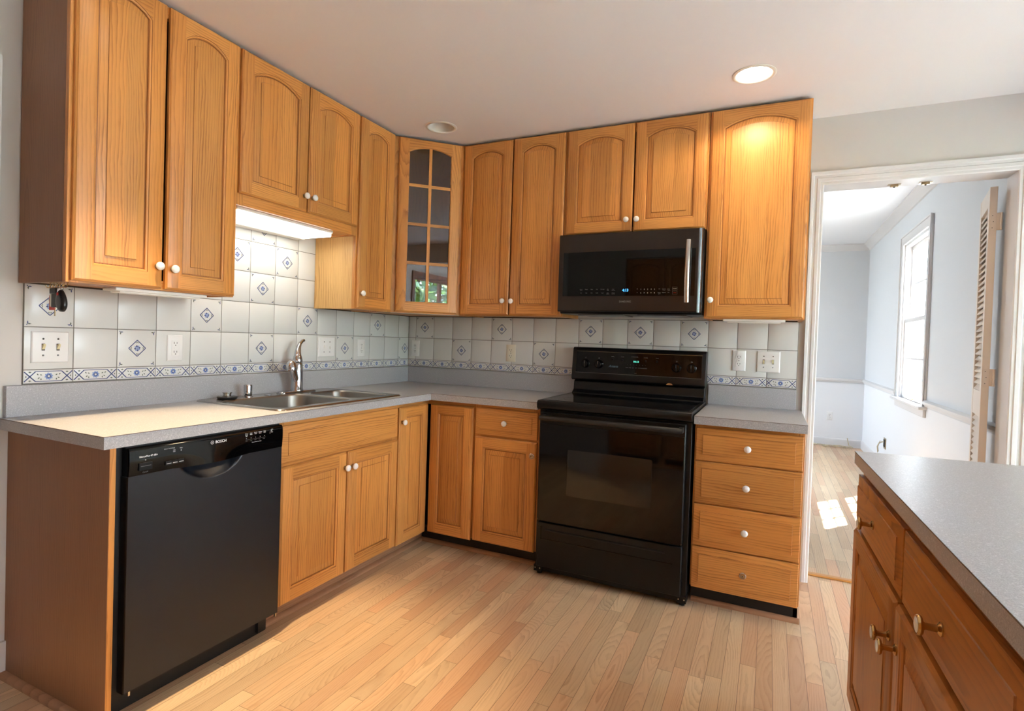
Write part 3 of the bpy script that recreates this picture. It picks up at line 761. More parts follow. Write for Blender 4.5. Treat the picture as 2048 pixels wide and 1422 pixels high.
def swap_oak(o):
    for c in o.children_recursive:
        if c.type == 'MESH':
            for i, m_ in enumerate(c.data.materials):
                if m_ and m_.name == 'oak': c.data.materials[i] = MATS['island_oak']
                if m_ and m_.name == 'oak_panel': c.data.materials[i] = MATS['island_oak_panel']
def cabinet(name, fr, x0, x1, z0, z1, depth, label, cat, group, doors=(), drawers=(), side='oak', lid=True, toe=None, open_front=False, bottom='oak', left_side=None, right_side=None, extra_frame=None):
    """x0..x1 width, carcass depth with face frame; doors (x0,x1,z0,z1,arch,[knobs]); drawers (x0,x1,z0,z1,[knob])"""
    t = thing(name, tuple(fr((x0+x1)/2, 0.0, z0)), label, cat, group)
    c = MB(fr); th = .018
    c.box(x0, x0+th, .0095 if z0 > 1 else .02, depth-.019, z0, z1, left_side or side); c.box(x1-th, x1, .0095 if z0 > 1 else .02, depth-.019, z0, z1, right_side or side)
    c.box(x0+th, x1-th, .0095 if z0 > 1 else .02, depth-.019, z0+.006, z0+.018, bottom, 'h')
    if lid: c.box(x0+th, x1-th, .0095 if z0 > 1 else .02, depth-.019, z1-.018, z1, 'cabinet_inside', 'h')
    c.box(x0+th, x1-th, .0095 if z0 > 1 else .02, .0135 if z0 > 1 else .026, z0, z1, 'cabinet_inside')
    c.build('carcass', t)
    fm = MB(fr); a = depth-.019; b_ = depth
    fm.box(x0, x0+.036, a, b_, z0, z1, 'oak'); fm.box(x1-.036, x1, a, b_, z0, z1, 'oak')
    fm.box(x0+.036, x1-.036, a, b_, z0, z0+.036, 'oak', 'h'); fm.box(x0+.036, x1-.036, a, b_, z1-.045, z1, 'oak', 'h')
    for q in (extra_frame or ()): fm.box(*q[:2], a, b_, *q[2:], 'oak', 'h' if q[1]-q[0] > q[3]-q[2] else 'v')
    fm.build('face_frame', t, bevel=.0008)
    for d in doors:
        m_ = MB(fr); frame_door(m_, d[0], d[1], d[2], d[3], depth+.001, arch=d[4], trw=.046 if d[4] > 0 else .056)
        dd = m_.build('door', t, sharp=25)
        for kx, kz, kk in d[5]: knob(fr, kx, depth+.020, kz, dd, kk)
    for d in drawers:
        m_ = MB(fr); slab_front(m_, *d[:4], depth+.001)
        dd = m_.build('drawer', t, sharp=15)
        for kx, kz, kk in d[4]: knob(fr, kx, depth+.020, kz, dd, kk)
    return t

UG = 'oak wall cabinets'; BG = 'oak base cabinets'
UD = .305; UZ = 1.386; UT = 2.456
tall_cab = cabinet('wall_cabinet', LEFT, -2.316, -1.694, UZ, UT, UD, 'tall two-door oak wall cabinet at the far left with keys hanging underneath', 'cabinet', None,
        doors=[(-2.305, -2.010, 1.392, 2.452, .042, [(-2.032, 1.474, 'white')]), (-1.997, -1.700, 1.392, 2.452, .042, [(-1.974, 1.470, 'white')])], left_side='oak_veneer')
cabinet('wall_cabinet', LEFT, -1.693, -.937, 1.788, UT, UD, 'short two-door oak wall cabinet above the sink with a lit lamp beneath', 'cabinet', None,
        doors=[(-1.686, -1.309, 1.838, 2.452, .042, [(-1.331, 1.910, 'white')]), (-1.301, -.945, 1.838, 2.452, .042, [(-1.279, 1.912, 'white')])],
        extra_frame=[(-1.657, -.973, 1.824, 1.86)])
cabinet('wall_cabinet', LEFT, -.936, -.61, UZ, UT, UD, 'narrow single-door oak wall cabinet between the sink and the corner', 'cabinet', None, left_side='oak_light',
        doors=[(-.926, -.632, 1.392, 2.452, .036, [(-.906, 1.474, 'white')])])
cabinet('wall_cabinet', BACK, .61, 1.303, UZ, UT, UD, 'two-door oak wall cabinet between the glass corner cabinet and the microwave', 'cabinet', None,
        doors=[(.622, .957, 1.392, 2.452, .042, [(.927, 1.476, 'white')]), (.965, 1.295, 1.392, 2.452, .042, [(.985, 1.474, 'white')])])
cabinet('wall_cabinet', BACK, 1.304, 2.084, 1.85, UT, UD, 'short two-door oak wall cabinet directly above the microwave', 'cabinet', None,
        doors=[(1.311, 1.695, 1.857, 2.452, .042, [(1.667, 1.920, 'white')]), (1.703, 2.076, 1.857, 2.452, .042, [(1.724, 1.919, 'white')])])
right_cab = cabinet('wall_cabinet', BACK, 2.087, 2.552, UZ, UT, UD, 'tall single-door oak wall cabinet right of the microwave, lit by the ceiling lamp', 'cabinet', None,
        doors=[(2.095, 2.545, 1.392, 2.452, .046, [(2.118, 1.480, 'white')])])

# corner wall cabinet with glass door
def corner_cabinet():
    t = thing('corner_wall_cabinet', (.02, -.02, UZ), 'corner oak wall cabinet with an eight-pane arched glass door', 'cabinet')
    c = MB(); z0, z1 = UZ, UT
    poly = [(.0095, -.0095), (.609, -.0095), (.609, -.305), (.305, -.609), (.0095, -.609)]
    for za, zb, mt in ((z0+.004, z0+.02, 'oak'), (z1-.018, z1, 'cabinet_inside'), (1.72, 1.735, 'cabinet_inside'), (2.08, 2.095, 'cabinet_inside')):
        pp = poly if za < 1.5 or za > 2.4 else [(.02, -.02), (.59, -.02), (.59, -.28), (.28, -.59), (.02, -.59)]
        c.rings([[(x, y, za) for x, y in pp], [(x, y, zb) for x, y in pp]], mt, cap0=True, cap1=True, smooth=False)
    c.box(.0095, .016, -.609, -.0095, z0, z1, 'cabinet_inside'); c.box(.0095, .609, -.016, -.0095, z0, z1, 'cabinet_inside')
    c.box(.591, .609, -.30, -.016, z0, z1, 'oak'); c.box(.016, .30, -.609, -.591, z0, z1, 'oak')
    c.build('carcass', t)
    L = .431; fm = MB(DIAG)
    fm.box(0, .036, -.019, 0, z0, z1, 'oak'); fm.box(L-.036, L, -.019, 0, z0, z1, 'oak')
    fm.box(.036, L-.036, -.019, 0, z0, z0+.036, 'oak', 'h'); fm.box(.036, L-.036, -.019, 0, z1-.04, z1, 'oak', 'h')
    fm.build('face_frame', t)
    d = MB(DIAG); a0, a1, az0, az, f_ = frame_door(d, .022, L-.022, 1.392, 2.452, .001, arch=.034, sw=.060, rw=.060, trw=.046, glass=True)
    cx = (a0+a1)/2; zt = az(cx)
    zs = [az0+(zt-az0)*k/4 for k in range(1, 4)]
    d.box(cx-.009, cx+.009, .005, f_-.003, az0, zt-.004, 'oak')
    for z in zs: d.box(a0, a1, .005, f_-.0035, z-.009, z+.009, 'oak', 'h')
    dd = d.build('door', t, sharp=25)
    g = MB(DIAG); g.box(a0-.004, a1+.004, .0095, .0125, az0-.004, zt+.004, 'cabinet_glass'); gg = g.build('glass', dd)
corner_cabinet()

FRONT = Fr((0, YB-.62, 0), (1, 0, 0), (0, 1, 0))
for k in range(4):
    xa = .905+k*.549
    cabinet('pantry_cabinet', FRONT, xa, xa+.547, .0, 2.19, .60, ('tall oak pantry cabinet behind the camera, first from the left wall', 'tall oak pantry cabinet behind the camera, second from the left wall', 'tall oak pantry cabinet behind the camera, third from the left wall', 'tall oak pantry cabinet behind the camera, nearest the breakfast room')[k], 'cabinet', None,
        doors=[(xa+.008, xa+.539, .10, 2.18, .05, [(xa+.03, 1.1, 'white')])])
# base cabinets
BD = .58; BZ = .098; BT = .8745
sink_base = cabinet('base_cabinet', LEFT, -1.688, -.886, BZ, BT, BD, 'oak sink base cabinet with a long false drawer over two doors', 'cabinet', None, lid=False,
        doors=[(-1.672, -1.286, .096, .680, 0, [(-1.300, .608, 'white')]), (-1.277, -.892, .096, .680, 0, [(-1.250, .607, 'white')])],
        drawers=[(-1.674, -.892, .697, .852, [])], extra_frame=[(-1.652, -.922, .665, .705), (-1.30, -1.264, .134, .665)])
# L shaped corner base with two hinged doors
def corner_base():
    t = thing('corner_base_cabinet', (.02, -.02, BZ), 'corner oak base cabinet with two narrow doors meeting at a right angle', 'cabinet')
    c = MB(); c.box(.02, BD-.019, -.884, -.866, BZ, BT, 'oak'); c.box(.884, .902, -(BD-.019), -.02, BZ, BT, 'oak')
    c.rings([[(x, y, z) for x, y in ((.02, -.02), (.884, -.02), (.884, -.56), (.56, -.56), (.56, -.866), (.02, -.866))] for z in (BZ, BZ+.016)], 'cabinet_inside', cap0=True, cap1=True, smooth=False)
    c.box(.02, .026, -.866, -.02, BZ+.016, BT, 'cabinet_inside'); c.box(.026, .884, -.026, -.02, BZ+.016, BT, 'cabinet_inside')
    c.build('carcass', t)
    f_ = MB(LEFT); f_.box(-.884, -.872, .561, BD, BZ, BT, 'oak'); f_.box(-.872, -BD, .561, BD, BT-.03, BT, 'oak', 'h')
    f_.fr = BACK; f_.box(.889, .902, .561, BD, BZ, BT, 'oak'); f_.box(BD, .889, .561, BD, BT-.03, BT, 'oak', 'h'); f_.build('face_frame', t)
    m_ = MB(LEFT); frame_door(m_, -.879, -.606, .090, .850, BD+.001); d = m_.build('door', t, sharp=25); knob(LEFT, -.860, BD+.020, .771, d, 'white')
    m_ = MB(BACK); frame_door(m_, .606, .895, .090, .850, BD+.001); m_.build('door', t, sharp=25)
corner_base()
cabinet('base_cabinet', BACK, .9025, 1.300, BZ, BT, BD, 'oak base cabinet with one drawer over one door left of the range', 'cabinet', None,
        doors=[(.910, 1.290, .096, .690, 0, [(1.264, .617, 'base')])], drawers=[(.910, 1.290, .703, .852, [(1.100, .779, 'white')])], extra_frame=[(.938, 1.264, .68, .715)])
dr = [(.703, .856, .779, 'white'), (.502, .697, .600, 'white'), (.298, .494, .396, 'white'), (.096, .291, .196, 'base')]
cabinet('base_cabinet', BACK, 2.098, 2.562, BZ, BT, BD, 'oak base cabinet with a stack of four drawers right of the range', 'cabinet', None,
        drawers=[(2.105, 2.556, a, b_, [(2.331, c, k)]) for a, b_, c, k in dr], extra_frame=[(2.134, 2.526, z-.01, z+.03) for z in (.69, .485, .284)])
# toe kicks and end panel
struct(MB(LEFT).box(-1.688, -.50, .497, .515, 0, BZ-.001, 'oak_toe', 'h').build('trim_17'), 'toe kick board under the sink run')
struct(MB(BACK).box(.515, 1.302, .497, .515, 0, BZ-.001, 'black_toe', 'h').build('trim_18'), 'black toe kick under the back run')
struct(MB(BACK).box(2.098, 2.562, .497, .515, 0, BZ-.001, 'black_toe', 'h').build('trim_19'), 'black toe kick under the drawer stack')
MBs = MB(BACK); MBs.box(2.544, 2.562, .02, .515, 0, BZ-.001, 'oak'); struct(MBs.build('trim_20'))
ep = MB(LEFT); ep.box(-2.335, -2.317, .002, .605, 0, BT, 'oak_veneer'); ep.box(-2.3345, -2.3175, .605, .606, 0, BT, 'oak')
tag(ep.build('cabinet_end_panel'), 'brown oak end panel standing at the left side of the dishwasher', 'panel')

# ------------------------------------------------------------------ countertops
CT0, CT1 = .875, .914
SY0, SY1, SX0, SX1 = -1.665, -.855, .050, .573     # sink cut-out
def seam(mb, pts_fr):
    pass
def counter_left():
    t = thing('countertop', (.3, -1.2, CT0), 'grey speckled laminate countertop running from the sink around the corner to the range', 'countertop', None)
    c = MB(); bd = .628
    # pieces round the sink hole
    xs = [.001, SX0, SX1, bd-.0]; 
    def slab(x0, x1, y0, y1): c.box(x0, x1, y0, y1, CT0, CT1, 'laminate')
    slab(.001, bd, -2.364, SY0); slab(.001, SX0, SY0, SY1); slab(SX1, bd, SY0, SY1); slab(.001, bd, SY1, -.001)
    slab(bd, 1.302, -.628, -.001)
    c.build('top', t)
    s_ = MB(); s_.box(.001, .021, -2.350, -.021, CT1, ZT0-.003, 'laminate'); s_.box(.001, 1.302, -.021, -.001, CT1, ZT0-.003, 'laminate')
    s_.build('backsplash', t, bevel=.0015)
    e_ = MB(); w_ = .0009
    e_.box(bd, bd+w_, -2.364, -.628-w_, CT1-.0022, CT1-.0004, 'laminate_seam'); e_.box(bd, 1.302, -.628-w_, -.628, CT1-.0022, CT1-.0004, 'laminate_seam')
    e_.box(.001, bd, -2.364-w_, -2.364, CT1-.0022, CT1-.0004, 'laminate_seam')
    e_.build('edge_seam', t)
counter_left()
def counter_right():
    t = thing('countertop', (2.33, -.3, CT0), 'short grey laminate countertop over the four-drawer cabinet right of the range', 'countertop', None)
    MB().box(2.096, 2.568, -.628, -.001, CT0, CT1, 'laminate').build('top', t, bevel=.001)
    MB().box(2.096, 2.541, -.021, -.001, CT1, ZT0-.003, 'laminate').build('backsplash', t, bevel=.0015)
    MB().box(2.096, 2.568, -.6289, -.628, CT1-.0024, CT1-.0006, 'laminate_seam').build('edge_seam', t)
counter_right()

# ------------------------------------------------------------------ sink, faucet and fittings
def rrect(x0, x1, y0, y1, r, z, n=8):
    pts = []
    for cx, cy, a0 in ((x1-r, y1-r, 0), (x0+r, y1-r, 90), (x0+r, y0+r, 180), (x1-r, y0+r, 270)):
        for k in range(n+1):
            a = math.radians(a0+90*k/n); pts.append((cx+r*math.cos(a), cy+r*math.sin(a), z))
    return pts
SB = (.038, .586, -1.679, -.842)
BOWLS = [(.150, .535, -1.645, -1.175, .07), (.165, .525, -1.135, -.885, .06)]
def make_sink():
    t = thing('kitchen_sink', (.31, -1.26, CT1), 'stainless steel double bowl sink set in the grey countertop', 'sink')
    zt = CT1+.0065
    bm = bmesh.new(); es = []
    def loop(pts):
        vs = [bm.verts.new(p) for p in pts]; return [bm.edges.new((vs[i], vs[(i+1) % len(vs)])) for i in range(len(vs))]
    es += loop(rrect(SB[0]+.012, SB[1]-.012, SB[2]+.012, SB[3]-.012, .022, zt))
    for b in BOWLS: es += loop(rrect(b[0]-.006, b[1]+.006, b[2]-.006, b[3]+.006, b[4]+.004, zt))
    bmesh.ops.triangle_fill(bm, use_beauty=True, edges=es)
    r = MB()
    for f_ in bm.faces: r.face([tuple(v.co) for v in f_.verts], 'steel')
    bm.free()
    r.rings([rrect(SB[0]+.012, SB[1]-.012, SB[2]+.012, SB[3]-.012, .022, zt), rrect(SB[0]+.008, SB[1]-.008, SB[2]+.008, SB[3]-.008, .026, zt+.0012),
             rrect(SB[0]+.002, SB[1]-.002, SB[2]+.002, SB[3]-.002, .032, zt-.001), rrect(*SB, .034, CT1+.0004)], 'steel')
    r.build('rim', t, sharp=60)
    for i, b in enumerate(BOWLS):
        w_ = MB(); d = .19
        rs = [rrect(b[0]-.006, b[1]+.006, b[2]-.006, b[3]+.006, b[4]+.004, zt), rrect(b[0]-.002, b[1]+.002, b[2]-.002, b[3]+.002, b[4], zt-.003), rrect(b[0], b[1], b[2], b[3], b[4], zt-.010),
              rrect(b[0]+.010, b[1]-.010, b[2]+.010, b[3]-.010, b[4], zt-d+.035), rrect(b[0]+.018, b[1]-.018, b[2]+.018, b[3]-.018, b[4]-.004, zt-d+.012),
              rrect(b[0]+.045, b[1]-.045, b[2]+.045, b[3]-.045, b[4]-.02, zt-d)]
        w_.rings(rs, 'steel_bowl', cap1=True); q = w_.build('bowl', t, sharp=60)
        cx, cy = (b[0]+b[1])/2, (b[2]+b[3])/2
        dr_ = MB(); dr_.lathe([(.045, .0015), (.045, .003), (.036, .003), (.030, .0012), (0, .0012)], (cx, cy, zt-d), 'Z', 24, 'chrome'); dr_.build('drain', q)
    h = MB(); h.lathe([(.019, 0), (.019, .0015), (.014, .004), (0, .005)], (.095, -1.318, zt), 'Z', 20, 'chrome'); h.build('hole_cover', t)
make_sink()
ZS = CT1+.0066
def make_faucet():
    fx, fy = .096, -1.130
    t = thing('faucet', (fx, fy, ZS), 'chrome single-lever pull-out faucet standing behind the sink bowls', 'faucet')
    p = MB(); p.rings([rrect(fx-.028, fx+.028, fy-.125, fy+.125, .026, ZS), rrect(fx-.028, fx+.028, fy-.125, fy+.125, .026, ZS+.004), rrect(fx-.022, fx+.022, fy-.118, fy+.118, .021, ZS+.010)], 'chrome', cap0=True, cap1=True)
    p.build('deck_plate', t, sharp=50)
    b = MB(); b.lathe([(.034, .008), (.034, .014), (.031, .020), (.029, .10), (.027, .150), (.0245, .158)], (fx, fy, ZS), 'Z', 28, 'chrome')
    b.lathe([(.0245, .158), (.0255, .160), (.0255, .176), (.0205, .196), (.0125, .210), (.004, .216), (0, .2165)], (fx, fy, ZS), 'Z', 28, 'chrome')
    b.build('body', t, sharp=50)
    # pull-out wand leaning forward to the left with a flared head
    s_ = MB(); s_.tube([(fx+.006, fy-.006, ZS+.050), (fx+.014, fy-.034, ZS+.100), (fx+.026, fy-.060, ZS+.140), (fx+.042, fy-.080, ZS+.160), (fx+.056, fy-.092, ZS+.163)], [.014, .018, .0205, .022, .019], 16, 'chrome')
    s_.build('spout', t, sharp=60)
    hd = MB(); hd.lathe([(0, .048), (.010, .046), (.020, .036), (.0265, .018), (.030, 0), (.0285, -.004), (0, -.004)], (fx+.058, fy-.096, ZS+.128), 'Z', 24, 'chrome')
    hd.build('spray_head', t, sharp=50)
    l = MB(); l.tube([(fx, fy, ZS+.190), (fx-.004, fy+.004, ZS+.218), (fx-.010, fy+.014, ZS+.243), (fx-.017, fy+.030, ZS+.262), (fx-.022, fy+.050, ZS+.276), (fx-.024, fy+.064, ZS+.281)],
                     [.0195, .016, .0125, .010, .009, .0085], 14, 'chrome'); l.build('lever', t, sharp=60)
make_faucet()
a = MB(); a.lathe([(.0235, 0), (.0235, .003), (.0195, .005), (.0195, .054), (.0185, .058), (.015, .060), (0, .060)], (.095, -1.437, ZS), 'Z', 24, 'chrome')
tag(a.build('air_gap', sharp=50), 'short chrome cylinder air gap on the rear sink rim left of the faucet', 'sink fitting')
def stopper():
    cx, cy = .108, -1.560
    t = thing('sink_strainer', (cx, cy, ZS), 'black rubber and steel sink stopper lying on the rear left sink rim', 'sink stopper')
    p = MB(); p.lathe([(.030, 0), (.043, .003), (.0445, .010), (.041, .012), (.030, .0105), (0, .0105)], (cx, cy, ZS+.0005), 'Z', 28, 'rubber_black'); p.build('rubber_disc', t, sharp=50)
    p = MB(); p.lathe([(.024, .0105), (.024, .013), (.017, .015), (.017, .026), (.0205, .028), (.0205, .031), (0, .0315)], (cx, cy, ZS), 'Z', 24, 'steel'); p.build('knob', t, sharp=50)
stopper()

# ------------------------------------------------------------------ switches and outlets
PL = .0088
def plate(fr, x0, x1, z0, z1, o=PL, mat='white_plate'):
    r = MB(fr); i = .004
    rect = lambda i, d: [(x0+i, d, z0+i), (x1-i, d, z0+i), (x1-i, d, z1-i), (x0+i, d, z1-i)]
    r.rings([rect(0, o), rect(0, o+.002), rect(.0015, o+.0035), rect(i, o+.0055)], mat, cap0=True, cap1=True, smooth=False)
    return r
def toggle_switch(fr, X, Z, n, label, mat='white_plate', tog='almond_toggle', w=None, vert=True, up=(1, 1), h=.115):
    w = w or (.046*n+.024)
    t = thing('light_switch', tuple(fr(X, PL, Z-h/2)), label, 'light switch')
    p = plate(fr, X-w/2, X+w/2, Z-h/2, Z+h/2, mat=mat)
    for k in range(n):
        x = X+(k-(n-1)/2)*.046
        p.box(x-.0052, x+.0052, PL+.0054, PL+.0058, Z-.0125, Z+.0125, 'slot_dark' if tog == 'almond_toggle' else mat)
        for dz in (-.030, .030): p.lathe([(.0034, .0054), (.003, .0068), (0, .007)], (x, PL, Z+dz), 'O', 10, 'slot_dark' if dz > 0 else 'grey_ink')
    p.build('plate', t, bevel=.0004)
    for k in range(n):
        x = X+(k-(n-1)/2)*.046; s_ = 1 if up[k] else -1; q = MB(fr)
        q.rings([[(x-.0042, PL+.0056, Z-.009), (x+.0042, PL+.0056, Z-.009), (x+.0042, PL+.0056, Z+.009), (x-.0042, PL+.0056, Z+.009)],
                 [(x-.0036, PL+.015, Z+s_*.008-.0035), (x+.0036, PL+.015, Z+s_*.008-.0035), (x+.0036, PL+.015, Z+s_*.008+.0035), (x-.0036, PL+.015, Z+s_*.008+.0035)]], tog, cap1=True, smooth=False)
        q.build('toggle', t)
    return t
def outlet(fr, X, Z, label, mat='white_plate', decora=False, h=.115, w=.070, o=PL):
    t = thing('power_outlet', tuple(fr(X, o, Z-h/2)), label, 'power outlet')
    p = plate(fr, X-w/2, X+w/2, Z-h/2, Z+h/2, mat=mat, o=o); p.build('plate', t)
    q = MB(fr); oo = o+.0055
    if decora: q.box(X-.0165, X+.0165, oo, oo+.0012, Z-.033, Z+.033, mat); oo += .0012
    for s_ in (-1, 1):
        cz = Z+s_*.0195
        if not decora: q.rings([[(X+.0165*math.cos(a), oo+d, cz+.0140*max(-1, min(1, 1.15*math.sin(a)))) for a in [2*math.pi*k/24 for k in range(24)]] for d in (0, .0014)], mat, cap1=True, smooth=False)
        d = oo+(.0002 if decora else .0016)
        for x_, hh in ((-.0062, .0080), (.0062, .0066)): q.box(X+x_-.0011, X+x_+.0011, d-.0002, d+.0002, cz+.002-hh/2, cz+.002+hh/2+.001, 'slot_dark')
        q.lathe([(.0024, 0), (.0024, .0002), (0, .0003)], (X, d-.0001, cz-.0075), 'O', 10, 'slot_dark')
    if decora: q.box(X-.006, X+.006, oo, oo+.0008, Z-.004, Z+.0035, mat)
    else: q.lathe([(.0030, 0), (.0026, .0010), (0, .0012)], (X, oo, Z), 'O', 10, 'grey_ink')
    q.build('receptacle', t)
    return t
toggle_switch(LEFT, -2.219, 1.160, 2, 'white double light switch on the tiles below the hanging keys', w=.117, up=(1, 1))
outlet(LEFT, -1.752, 1.157, 'white rocker style power outlet on the tiles left of the sink', decora=True, w=.070, h=.115)
toggle_switch(LEFT, -.830, 1.163, 2, 'white double light switch on the tiles right of the faucet', w=.130, tog='white_plate', up=(1, 0))
outlet(LEFT, -.523, 1.157, 'white power outlet on the left tiled wall near the corner', w=.073)
outlet(BACK, .072, 1.157, 'white power outlet right beside the corner on the back tiled wall', w=.068)
outlet(BACK, .842, 1.152, 'almond power outlet on the back tiles between the corner and the range', mat='almond_plate', w=.070)
outlet(BACK, 2.251, 1.167, 'white power outlet on the tiles just right of the range', w=.070)
toggle_switch(BACK, 2.400, 1.167, 2, 'white double light switch on the tiles beside the dining doorway', tog='almond_toggle', w=.115, up=(0, 1))
outlet(DFAR, 3.135, .385, 'white power outlet low on the far wall of the dining room', o=0.0, h=.11)
# torn wall box with wires and cable coil in the dining room
t = thing('wall_box', (XD, 3.39, .25), 'open electrical wall box with loose wires on the dining room wall', 'electrical box')
p = MB(DRT); p.box(3.34, 3.44, 0, .006, .25, .36, 'old_brass'); p.box(3.36, 3.42, .006, .012, .27, .345, 'slot_dark'); p.build('box', t)
for k in range(3):
    p = MB(); yy = 3.37+.02*k; p.tube([(XD-.01, yy, .32), (XD-.05, yy-.01+.02*k, .33-.02*k), (XD-.07, yy-.03, .27), (XD-.06, yy-.01, .225-.01*k)], .0035, 6, 'cord_beige'); p.build('wire', t)
p = MB()
pts = [(2.70+.95*k/60+.05*math.sin(k*.9), YD-.09+.035*math.cos(k*.9)-.02*math.sin(k*.31), .010+.006*abs(math.sin(k*.5))) for k in range(61)]
p.tube([q for q in pts if q[0] < 3.40]+[(3.36, YD-.03, .03), (3.34, YD-.025, .12)], .006, 6, 'cord_beige')
tag(p.build('cable'), 'loose beige cable lying along the far dining room baseboard', 'cable')

# ------------------------------------------------------------------ dishwasher
def dishwasher():
    x0, x1 = -2.290, -1.700
    t = thing('dishwasher', tuple(LEFT((x0+x1)/2, .3, 0)), 'black built-in dishwasher between the end panel and the sink cabinet', 'dishwasher')
    b = MB(LEFT); b.box(x0-.018, x1+.008, .05, .585, .085, .868, 'black_matte'); b.build('tub', t)
    # door skin as a grid with the crescent hand recess pressed in
    nx, nz = 120, 150; z0, z1 = .096, .776; f_ = .622
    cxh = -2.005; hw = .118; dp = .058
    d = MB(LEFT)
    def dep(x, z):
        u = (x-cxh)/hw
        if abs(u) >= 1: return 0
        zb = z1-dp*(1-u*u)**.8
        if z < zb: return 0
        k = (z-zb)/(z1-zb+1e-6); return -.030*(min(1, k*1.15)**.8)*min(1, (1-abs(u))*5)
    rs = []
    for j in range(nz+1):
        z = z0+(z1-z0)*(1-(1-j/nz)**1.6)
        rs.append([(x0+(x1-x0)*i/nx, f_+dep(x0+(x1-x0)*i/nx, z), z) for i in range(nx+1)])
    d.rings(rs, 'black_door_satin', closed=False)
    d.rings([[(x0, f_, z0), (x1, f_, z0), (x1, f_, z1), (x0, f_, z1)], [(x0-.002, f_-.004, z0-.002), (x1+.002, f_-.004, z0-.002), (x1+.002, f_-.004, z1), (x0-.002, f_-.004, z1)], [(x0-.002, .588, z0-.002), (x1+.002, .588, z0-.002), (x1+.002, .588, z1), (x0-.002, .588, z1)]], 'black_satin', cap1=True, smooth=False)
    door = d.build('door', t, sharp=50)
    # glossy control panel, bowed, its lower edge lipping out over the recess
    c = MB(LEFT); zc0, zc1 = .777, .866; rows = 14; rs = []
    for j in range(rows+1):
        k = j/rows; z = zc0+(zc1-zc0)*k; row = []
        for i in range(nx+1):
            x = x0+(x1-x0)*i/nx; u = (x-cxh)/(hw*1.25)
            lip = (.006*(1-u*u)**2 if abs(u) < 1 else 0)*(1-k)**2
            edge = -.006*max(0, (k-.88)/.12)**2
            row.append((x, f_+.0015+.0035*math.sin(k*math.pi*.9)+lip+edge, z-(.006*(1-u*u) if abs(u) < 1 else 0)*(1-k)**3))
        rs.append(row)
    c.rings(rs, 'black_gloss', closed=False)
    c.rings([[rs[0][0], rs[0][-1], rs[-1][-1], rs[-1][0]], [(x0, .588, zc0), (x1, .588, zc0), (x1, .588, zc1), (x0, .588, zc1)]], 'black_gloss', cap1=True, smooth=False)
    cp = c.build('control_panel', t, sharp=50)
    k = MB(LEFT); k.box(x0, x1, .560, .606, .866, .8735, 'black_matte'); k.build('top_strip', t)
    k = MB(LEFT); k.box(x0+.004, x1+.008, .520, .545, .0, .088, 'black_toe'); k.box(x1-.040, x1-.002, .545, .560, .012, .088, 'black_toe'); k.build('kick_plate', t)
    for x in (x0+.018, x1-.006):
        k = MB(LEFT); k.box(x-.003, x+.003, .612, .6185, .080, .0935, 'brushed_handle'); k.build('hinge_clip', t)
    # buttons
    o = f_+.0052
    k = MB(LEFT); k.box(-2.262, -2.222, o-.002, o+.003, .792, .815, 'black_satin'); k.box(-2.258, -2.226, o+.003, o+.0032, .8045, .8058, 'grey_ink'); k.build('power_button', cp, bevel=.001)
    for i in range(3):
        xx = -2.178+i*.021; k = MB(LEFT); k.box(xx, xx+.0195, o-.002, o+.0028, .793, .806, 'black_satin'); k.box(xx+.002, xx+.0175, o+.0028, o+.003, .7975, .7992, 'white_ink'); k.build('button', cp, bevel=.0006)
    w = MB(LEFT); o = f_+.0056
    text_geo(w, 'SilencePlus 47 dBA', -2.262, o, .8325, .0075, 'white_ink', bold=.0002)
    w.build('model_lettering', cp); w = MB(LEFT)
    text_geo(w, 'On/Off', -2.242, o-.0005, .7835, .0058, 'grey_ink', 'CENTER')
    w.lathe([(.0022, 0), (.0022, .0001)], (-2.242, o-.0004, .8235), 'O', 14, 'grey_ink')
    w.build('power_lettering', cp); w = MB(LEFT)
    text_geo(w, 'Sensor Technology', -2.166, o, .846, .0046, 'white_ink', 'CENTER'); text_geo(w, 'Half', -2.150, o, .838, .0042, 'white_ink', 'CENTER'); text_geo(w, 'Load', -2.150, o, .8335, .0042, 'white_ink', 'CENTER')
    text_geo(w, 'Delay', -2.126, o, .842, .0042, 'white_ink', 'CENTER'); text_geo(w, '0', -2.126, o, .833, .0075, 'white_ink', 'CENTER')
    w.build('option_lettering', cp); w = MB(LEFT)
    text_geo(w, 'BOSCH', -2.001, o+.0008, .8385, .0135, 'white_ink', bold=.0004)
    for k_ in range(20):
        a, a2 = 2*math.pi*k_/20, 2*math.pi*(k_+1)/20; R1, R2 = .0062, .0052; X, Z = -2.013, .8430
        w.face([(X+R1*math.cos(a), o+.0008, Z+R1*math.sin(a)), (X+R1*math.cos(a2), o+.0008, Z+R1*math.sin(a2)), (X+R2*math.cos(a2), o+.0008, Z+R2*math.sin(a2)), (X+R2*math.cos(a), o+.0008, Z+R2*math.sin(a))], 'white_ink')
    for q in (-.002, .002): line(w, -2.013+q, .8395, -2.013+q, .8465, o+.0008, .0008, 'white_ink')
    line(w, -2.015, .843, -2.011, .843, o+.0008, .0009, 'white_ink')
    w.build('maker_lettering', cp); w = MB(LEFT)
    for i, (a, b_) in enumerate((('Power', 'Scrub\nPlus'), ('Auto', 'Wash'), ('Regular', 'Wash'), ('Delicate', 'Econo'), ('Rinse', 'Hold'))):
        X = -1.872+i*.0205
        text_geo(w, a, X, o, .8525, .0046, 'white_ink', 'CENTER', bold=.0001); text_geo(w, b_, X, o, .8475, .0046, 'white_ink', 'CENTER', bold=.0001)
        w.lathe([(.0012, 0), (.0012, .0001)], (X, o, .8355), 'O', 8, 'white_ink')
